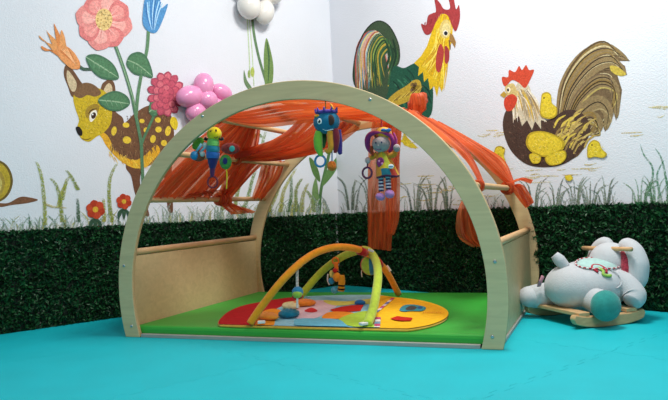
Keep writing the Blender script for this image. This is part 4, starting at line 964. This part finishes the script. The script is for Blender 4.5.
blob(289, 313.5, .040, .045, .017, .026, ('flap_teal', '#14809e'), .4)
blob(267, 316, .035, .075, .014, .022, ('flap_orange', '#e59a30'), .9)
blob(304, 303, .050, .045, .016, .024, ('flap_amber', '#e08a2c'), .2)
blob(291, 306, .040, .030, .014, .024, ('flap_cream', '#d9dcae'), -.2)
# bows
OR = plush('orange_padding', '#e69a1e'); GR = plush('lime_padding', '#b2cf3e')
zb = gz + .018
ob = [Vector(onmat(251.5, 330.5, zb - .002, .036)), at(262, 306, .055), at(285.5, 277, .11), at(310, 256, .23), at(333, 247.5, .34), at(355, 248.6, .46), at(371, 256, .56), at(386, 271, .68), Vector(fl(398.5, 294, zb))]
gb = [Vector(fl(299, 298, zb)), at(320.5, 273, .74), at(340, 258, .68), at(355.5, 251.4, .62), at(367, 250.3, .575), at(375, 259, .50), at(378, 276, .36), at(374, 305, .18), Vector(fl(367.3, 325, zb))]
for P, m, nm, rr_ in ((ob, OR, 'orange padded bow', .0142), (gb, GR, 'lime green padded bow', .0168)):
    o = MB().tube(P, rr_, seg=20, sub=8).build('padded_bow', m, gym); o['label'] = nm
red = plush('red_plush', '#b32026')
MB().tube([at(360, 250.5, .485), at(365.5, 253, .52)], .0165, seg=18, sub=2).build('cuff', red, gym)
MB().tube([at(377, 260.5, .60), at(380.5, 265, .635)], .0165, seg=18, sub=2).build('cuff', red, gym)
MB().tube([at(359, 250.8, .605), at(363, 250.2, .59)], .0195, seg=18, sub=2).build('cuff', red, gym)
tagm = plush('tag_white', '#e4e4e2', vary=.04)
for (a, b, z, rt) in ((262.5, 326.5, .02, .5), (364, 326.5, .022, .9)):
    MB().box(onmat(a, b, gz + z + .002, .042), (.028, .020, .010), Matrix.Rotation(rt, 3, 'Z'), bevel=.003).build('fastening_tab', tagm, gym)
MB().box(at(388.5, 268.5, .68), (.012, .004, .030), Matrix.Rotation(-.6, 3, 'Y'), bevel=.001).build('care_tag', tagm, gym)
MB().box(at(371, 250.5, .50), (.026, .003, .010), Matrix.Rotation(.35, 3, 'Y'), bevel=.001).build('care_tag', tagm, gym)
# toys hanging from the bows
Y = .175; s = pxm(at(297, 290, Y)); L = lambda x, y, dy=0: at(x, y, Y + dy)
t = thing('rattle_toy', 'small round green and blue rattle hanging from the orange bow on a white strap', 'gym toy', L(297.5, 292), 'toys hanging from the gym bows')
MB().tube([L(297.5, 266), L(297.2, 278), L(297.4, 288)], 1.5 * s, seg=10, flat=.5).build('strap', plush('printed_strap', '#cfc4c0', vary=.4, scale=140), t)
MB().ell(L(297.6, 292), (5.8 * s, 5.4 * s, 5.6 * s)).build('ball', plush('blue_plush', '#2a86b8'), t)
MB().ell(L(297.4, 294, -.006), (5.2 * s, 4.9 * s, 4.4 * s)).build('face', plush('lime_face_plush', '#9ccf52'), t)
MB().ell(L(297.6, 296.5, .004), (5.9 * s, 5.0 * s, 3 * s)).build('rim', red, t)
MB().tube([L(297.4, 298, -.012), L(297.2, 304, -.012), L(297.6, 308, -.012)], 1.2 * s, seg=8, flat=.5).build('ribbon', tagm, t)
Y = .66; s = pxm(at(338, 275, Y)); L = lambda x, y, dy=0: at(x, y, Y + dy)
t = thing('bee_toy', 'plush bee cluster in orange, red and blue hanging from the green bow', 'gym toy', L(338, 276), 'toys hanging from the gym bows')
MB().torus(L(335.5, 261), 3.3 * s, .9 * s, (0, 1, 0), arc=1.0).build('ring', plush('orange_ring', '#e0822a'), t)
MB().tube([L(336, 262), L(336.5, 271)], 2.2 * s, seg=12, sub=3).build('stem', plush('orange_ring', '#e0822a'), t)
MB().ell(L(335, 270.5, -.01), (2.6 * s, 2.4 * s, 2.4 * s)).build('collar', red, t)
MB().ell(L(336.8, 277, -.005), (4 * s, 3.6 * s, 4.8 * s)).build('body', plush('amber_body', '#e8a030'), t)
MB().ell(L(331.6, 274, .01), (2.4 * s, 2 * s, 4 * s)).build('wing', plush('pale_yellow_wing', '#d9dc7c'), t)
MB().ell(L(331.2, 281, 0), (3.2 * s, 2.4 * s, 3.4 * s)).build('wing', plush('blue_wing', '#2f8fc0'), t)
b_ = MB().tube([L(341.8, 275), L(341.8, 281), L(341, 291)], [2.6 * s, 3.4 * s, 3.4 * s], seg=16).build('bee', plush('bee_yellow', '#e0a52a'), t)
for yy in (285.3, 289): MB().tube([L(341.5, yy - .8), L(341.4, yy + .8)], 3.65 * s, seg=16, sub=2).build('stripe', bk, b_)
MB().ell(L(334.6, 290), (3.8 * s, 3.4 * s, 3.6 * s)).build('pompom', plush('sky_blue_plush', '#54b2dc', vary=.3, scale=200), t)
MB().tube([L(328, 274), L(327.6, 280), L(329.5, 285)], .8 * s, seg=6).build('ribbon', tagm, t)
Y = .575; s = pxm(at(373, 264, Y)); L = lambda x, y, dy=0: at(x, y, Y + dy)
t = thing('beach_ball_toy', 'lime, blue and red segmented plush ball hanging where the bows cross', 'gym toy', L(373, 265), 'toys hanging from the gym bows')
def segball(c, r, cols, parent):
    for k in range(6):
        bm = bmesh.new(); a0, a1 = k * math.pi / 3 + .7, (k + 1) * math.pi / 3 + .7; g = []
        for i in range(9):
            th = a0 + (a1 - a0) * i / 8; g.append([bm.verts.new(c + Vector((math.cos(th) * math.sin(ph), math.sin(th) * math.sin(ph), math.cos(ph))) * r * (1 + .03 * math.sin(math.pi * i / 8))) for ph in [math.pi * (j + .02) / 12.04 for j in range(13)]])
        for i in range(8):
            for j in range(12): bm.faces.new((g[i][j], g[i][j + 1], g[i + 1][j + 1], g[i + 1][j]))
        mb = MB(); mb.bm.free(); mb.bm = bm; mb.build('segment', cols[k], parent)
segball(L(370.5, 265), 10 * s, [plush('ball_lime', '#a8cf4a'), plush('ball_blue', '#2f7fae'), red, plush('ball_lime', '#a8cf4a'), plush('ball_blue', '#2f7fae'), red], t)
MB().tube([L(373, 256), L(372.6, 253)], .8 * s, seg=6, sub=2).build('hanging_loop', tagm, t)
MB().tube([L(362.5, 268), L(361.5, 272), L(362, 277)], .6 * s, seg=6).build('ribbon', tagm, t)

# ------------------------------------------------------------------ plush rabbit on wooden rockers
h = Vector((.79, .613, 0)).normalized(); lt = Vector((-h.y, h.x, 0))      # heading, and its left
RB = Vector((.858, .525, 0))
def rb(f, l, z): return RB + h * f + lt * l + Vector((0, 0, z))
BF, BZ, BA, BB, BH = .145, .130, .160, .135, .096
rab = thing('rocking_rabbit', 'pale grey plush rabbit rocker with teal foot lying by the right hedge, seen from behind', 'rocking toy', rb(.16, 0, 0))
grey = mat('grey_rabbit_plush', '#c0c4c8', rough=.95, vary=.05, scale=20, sheen=.3, bump=.25, bscale=260, spec=.15)
Rb = Matrix((h, lt, Vector((0, 0, 1)))).transposed()
def fuse(name, ells, m, vox=.006, tubes=()):
    mb = MB()
    for c_, r, rot in ells: mb.ell(c_, r, Rb @ rot if rot is not None else Rb, 32, 20)
    for pts, rad in tubes: mb.tube(pts, rad, seg=16)
    o = mb.build(name, m, rab)
    r = o.modifiers.new('r', 'REMESH'); r.mode = 'VOXEL'; r.voxel_size = vox; r.use_smooth_shade = True
    sm = o.modifiers.new('s', 'SMOOTH'); sm.iterations = 8; sm.factor = .6
    return o
fuse('body', [(rb(BF, 0, BZ), (BA, BB, BH), None), (rb(.07, 0, .128), (.10, .118, .088), None), (rb(.21, 0, .150), (.085, .10, .08), None)], grey)
fuse('head', [(rb(.242, 0, .208), (.078, .084, .080), None), (rb(.275, 0, .188), (.055, .060, .052), None)], grey, .005)
MB().tube([rb(.04, .0, .205), rb(.022, .008, .232), rb(.008, .018, .252)], [.020, .023, .016], seg=16).build('tail', grey, rab)
for l in (1, -1):
    base = rb(.285, l * .06, .315)
    o = fuse('ear', [], grey, .005, [([rb(.272, l * .032, .266), rb(.272, l * .062, .276), rb(.272, l * .096, .254), rb(.270, l * .118, .205), rb(.262, l * .122, .150), rb(.255, l * .118, .116)], [.018, .030, .037, .041, .036, .016])])
    MB().tube([rb(.240, l * .072, .256), rb(.236, l * .092, .236), rb(.232, l * .100, .20), rb(.226, l * .100, .155)], [.008, .018, .022, .010], seg=10, flat=.5).build('inner_ear', plush('red_flowered_cloth', '#a83648', vary=.5, scale=150), o)
    MB().tube([rb(.19, l * .070, .165), rb(.215, l * .115, .140), rb(.222, l * .150, .100), rb(.20, l * .160, .078)], [.034, .040, .042, .032], seg=18).build('front_leg', grey, rab)
    hf = .075 if l < 0 else -.01
    hl = MB().tube([rb(.09, l * .07, .10), rb(hf + .01, l * .12, .085), rb(hf, l * .165, .078)], [.050, .048, .042], seg=18).build('hind_leg', grey, rab)
    if l == -1:
        MB().ell(rb(.065, -.192, .080), (.055, .045, .055), Rb, 28, 18).build('foot', plush('teal_foot_plush', '#2f8f88'), rab)
    else:
        MB().ell(rb(-.025, .140, .082), (.052, .054, .042), Rb, 28, 18).build('foot', grey, rab)
MB().tube([rb(.222, -.146, .268), rb(.222, .136, .260)], .0085, seg=16, sub=4).build('handle', dowel_m, rab)
# patches and stitching on the back
bc = rb(.14, 0, .155)
def on_body(f, l):
    x = (f - BF) / BA; y = l / BB; return rb(f, l, BZ + BH * math.sqrt(max(.0, 1 - x * x - y * y)))
def decal(name, loops, m, lift=.004, th=.003):
    mb = MB(); bm = mb.bm; n = len(loops)
    return mb
def saddle():
    bm = bmesh.new(); c0 = (.15, -.045); a, b = .085, .055; R = 10; N = 36; g = []
    for j in range(R + 1):
        k = j / R; g.append([bm.verts.new(on_body(c0[0] + a * k * math.cos(t), c0[1] + b * k * math.sin(t)) + Vector((0, 0, .006 if j < R else -.002))) for t in [2 * math.pi * i / N for i in range(N)]])
    for j in range(R):
        for i in range(N): bm.faces.new((g[j][i], g[j][(i + 1) % N], g[j + 1][(i + 1) % N], g[j + 1][i]))
    mb = MB(); mb.bm.free(); mb.bm = bm; bmesh.ops.remove_doubles(bm, verts=bm.verts[:], dist=1e-5)
    mb.build('saddle_patch', plush('pale_aqua_plush', '#a8cdc8'), rab)
saddle()
N = 44
for k in range(0, N, 1):
    pass
mb = MB(); mb2 = MB()
for k in range(N):
    t0, t1 = 2 * math.pi * k / N, 2 * math.pi * (k + .95) / N
    pt = lambda t: on_body(.15 + .087 * math.cos(t), -.045 + .057 * math.sin(t)) + Vector((0, 0, .006))
    (mb if k % 2 else mb2).tube([pt(t0), pt(t1)], .0030, seg=8, sub=2)
mb.build('saddle_piping', plush('red_piping', '#b02a3c'), rab); mb2.build('saddle_piping', plush('white_piping', '#e0dcdc'), rab)
# letter-like applique on the right flank
def flank(u, v):   # u forward, v up, on the right flank
    x = (u - BF) / BA; z = (v - BZ) / BH; return rb(u, -BB * math.sqrt(max(0, 1 - x * x - z * z)) - .006, v)
MB().tube([flank(.105, .190), flank(.098, .204), flank(.113, .212), flank(.132, .210), flank(.142, .198), flank(.134, .186)], .0045, seg=8).build('applique', plush('red_piping', '#b02a3c'), rab)
MB().tube([flank(.118, .202), flank(.126, .192), flank(.118, .182), flank(.130, .176), flank(.146, .176)], .0055, seg=8).build('applique', plush('apple_green_felt', '#9cc65a'), rab)
for k in range(3):
    MB().tube([flank(.16 + .03 * k, .195 - .012 * k), flank(.18 + .03 * k, .175 - .012 * k), flank(.18 + .025 * k, .145 - .005 * k), flank(.155 + .02 * k, .13)], .0022, seg=6).build('quilted_seam', grey, rab)
MB().tube([rb(-.022, .055, .170), rb(-.034, .055, .150), rb(-.030, .075, .130)], .008, seg=10, flat=.4).build('applique', plush('pink_rump_patch', '#c48a98'), rab)
# rockers: two curved rails with cross boards
rock = mat('rocker_pine', '#cba576', rough=.45, vary=.12, scale=12, stretch=(3, 3, 10))
def rocker(l):
    bm = bmesh.new(); n = 40; rg = []
    for i in range(n + 1):
        t = i / n; f = -.045 + .30 * t; e = (t - .5) * 2; zb_ = .0005 + .020 * e * e * abs(e) ; ht = .038 + .004 * math.cos(e * 3)
        cap = math.sqrt(max(0, 1 - max(0, (abs(e) - .93) / .07) ** 2)); mid = zb_ + ht / 2
        rg.append([bm.verts.new(rb(f, l + dx, mid + dz * ht / 2 * max(.15, cap))) for dx, dz in ((-.014, -1), (.014, -1), (.014, 1), (-.014, 1))])
    for i in range(n):
        for k in range(4): bm.faces.new((rg[i][k], rg[i][(k + 1) % 4], rg[i + 1][(k + 1) % 4], rg[i + 1][k]))
    bm.faces.new(rg[0][::-1]); bm.faces.new(rg[-1])
    bmesh.ops.recalc_face_normals(bm, faces=bm.faces[:]); me = bpy.data.meshes.new('rocker'); bm.to_mesh(me); bm.free()
    o = link('rocker', me, rock, rab); b = o.modifiers.new('b', 'BEVEL'); b.width = .004; b.segments = 2; b.limit_method = 'ANGLE'
rocker(.150); rocker(-.150)
for f in (-.0, .20):
    mb = MB(); mb.box(Vector((0, 0, 0)), (.045, .32, .014), bevel=.003); bmesh.ops.rotate(mb.bm, matrix=Rb, verts=mb.bm.verts[:]); bmesh.ops.translate(mb.bm, vec=rb(f, 0, .050), verts=mb.bm.verts[:])
    mb.build('cross_board', rock, rab, smooth=False)
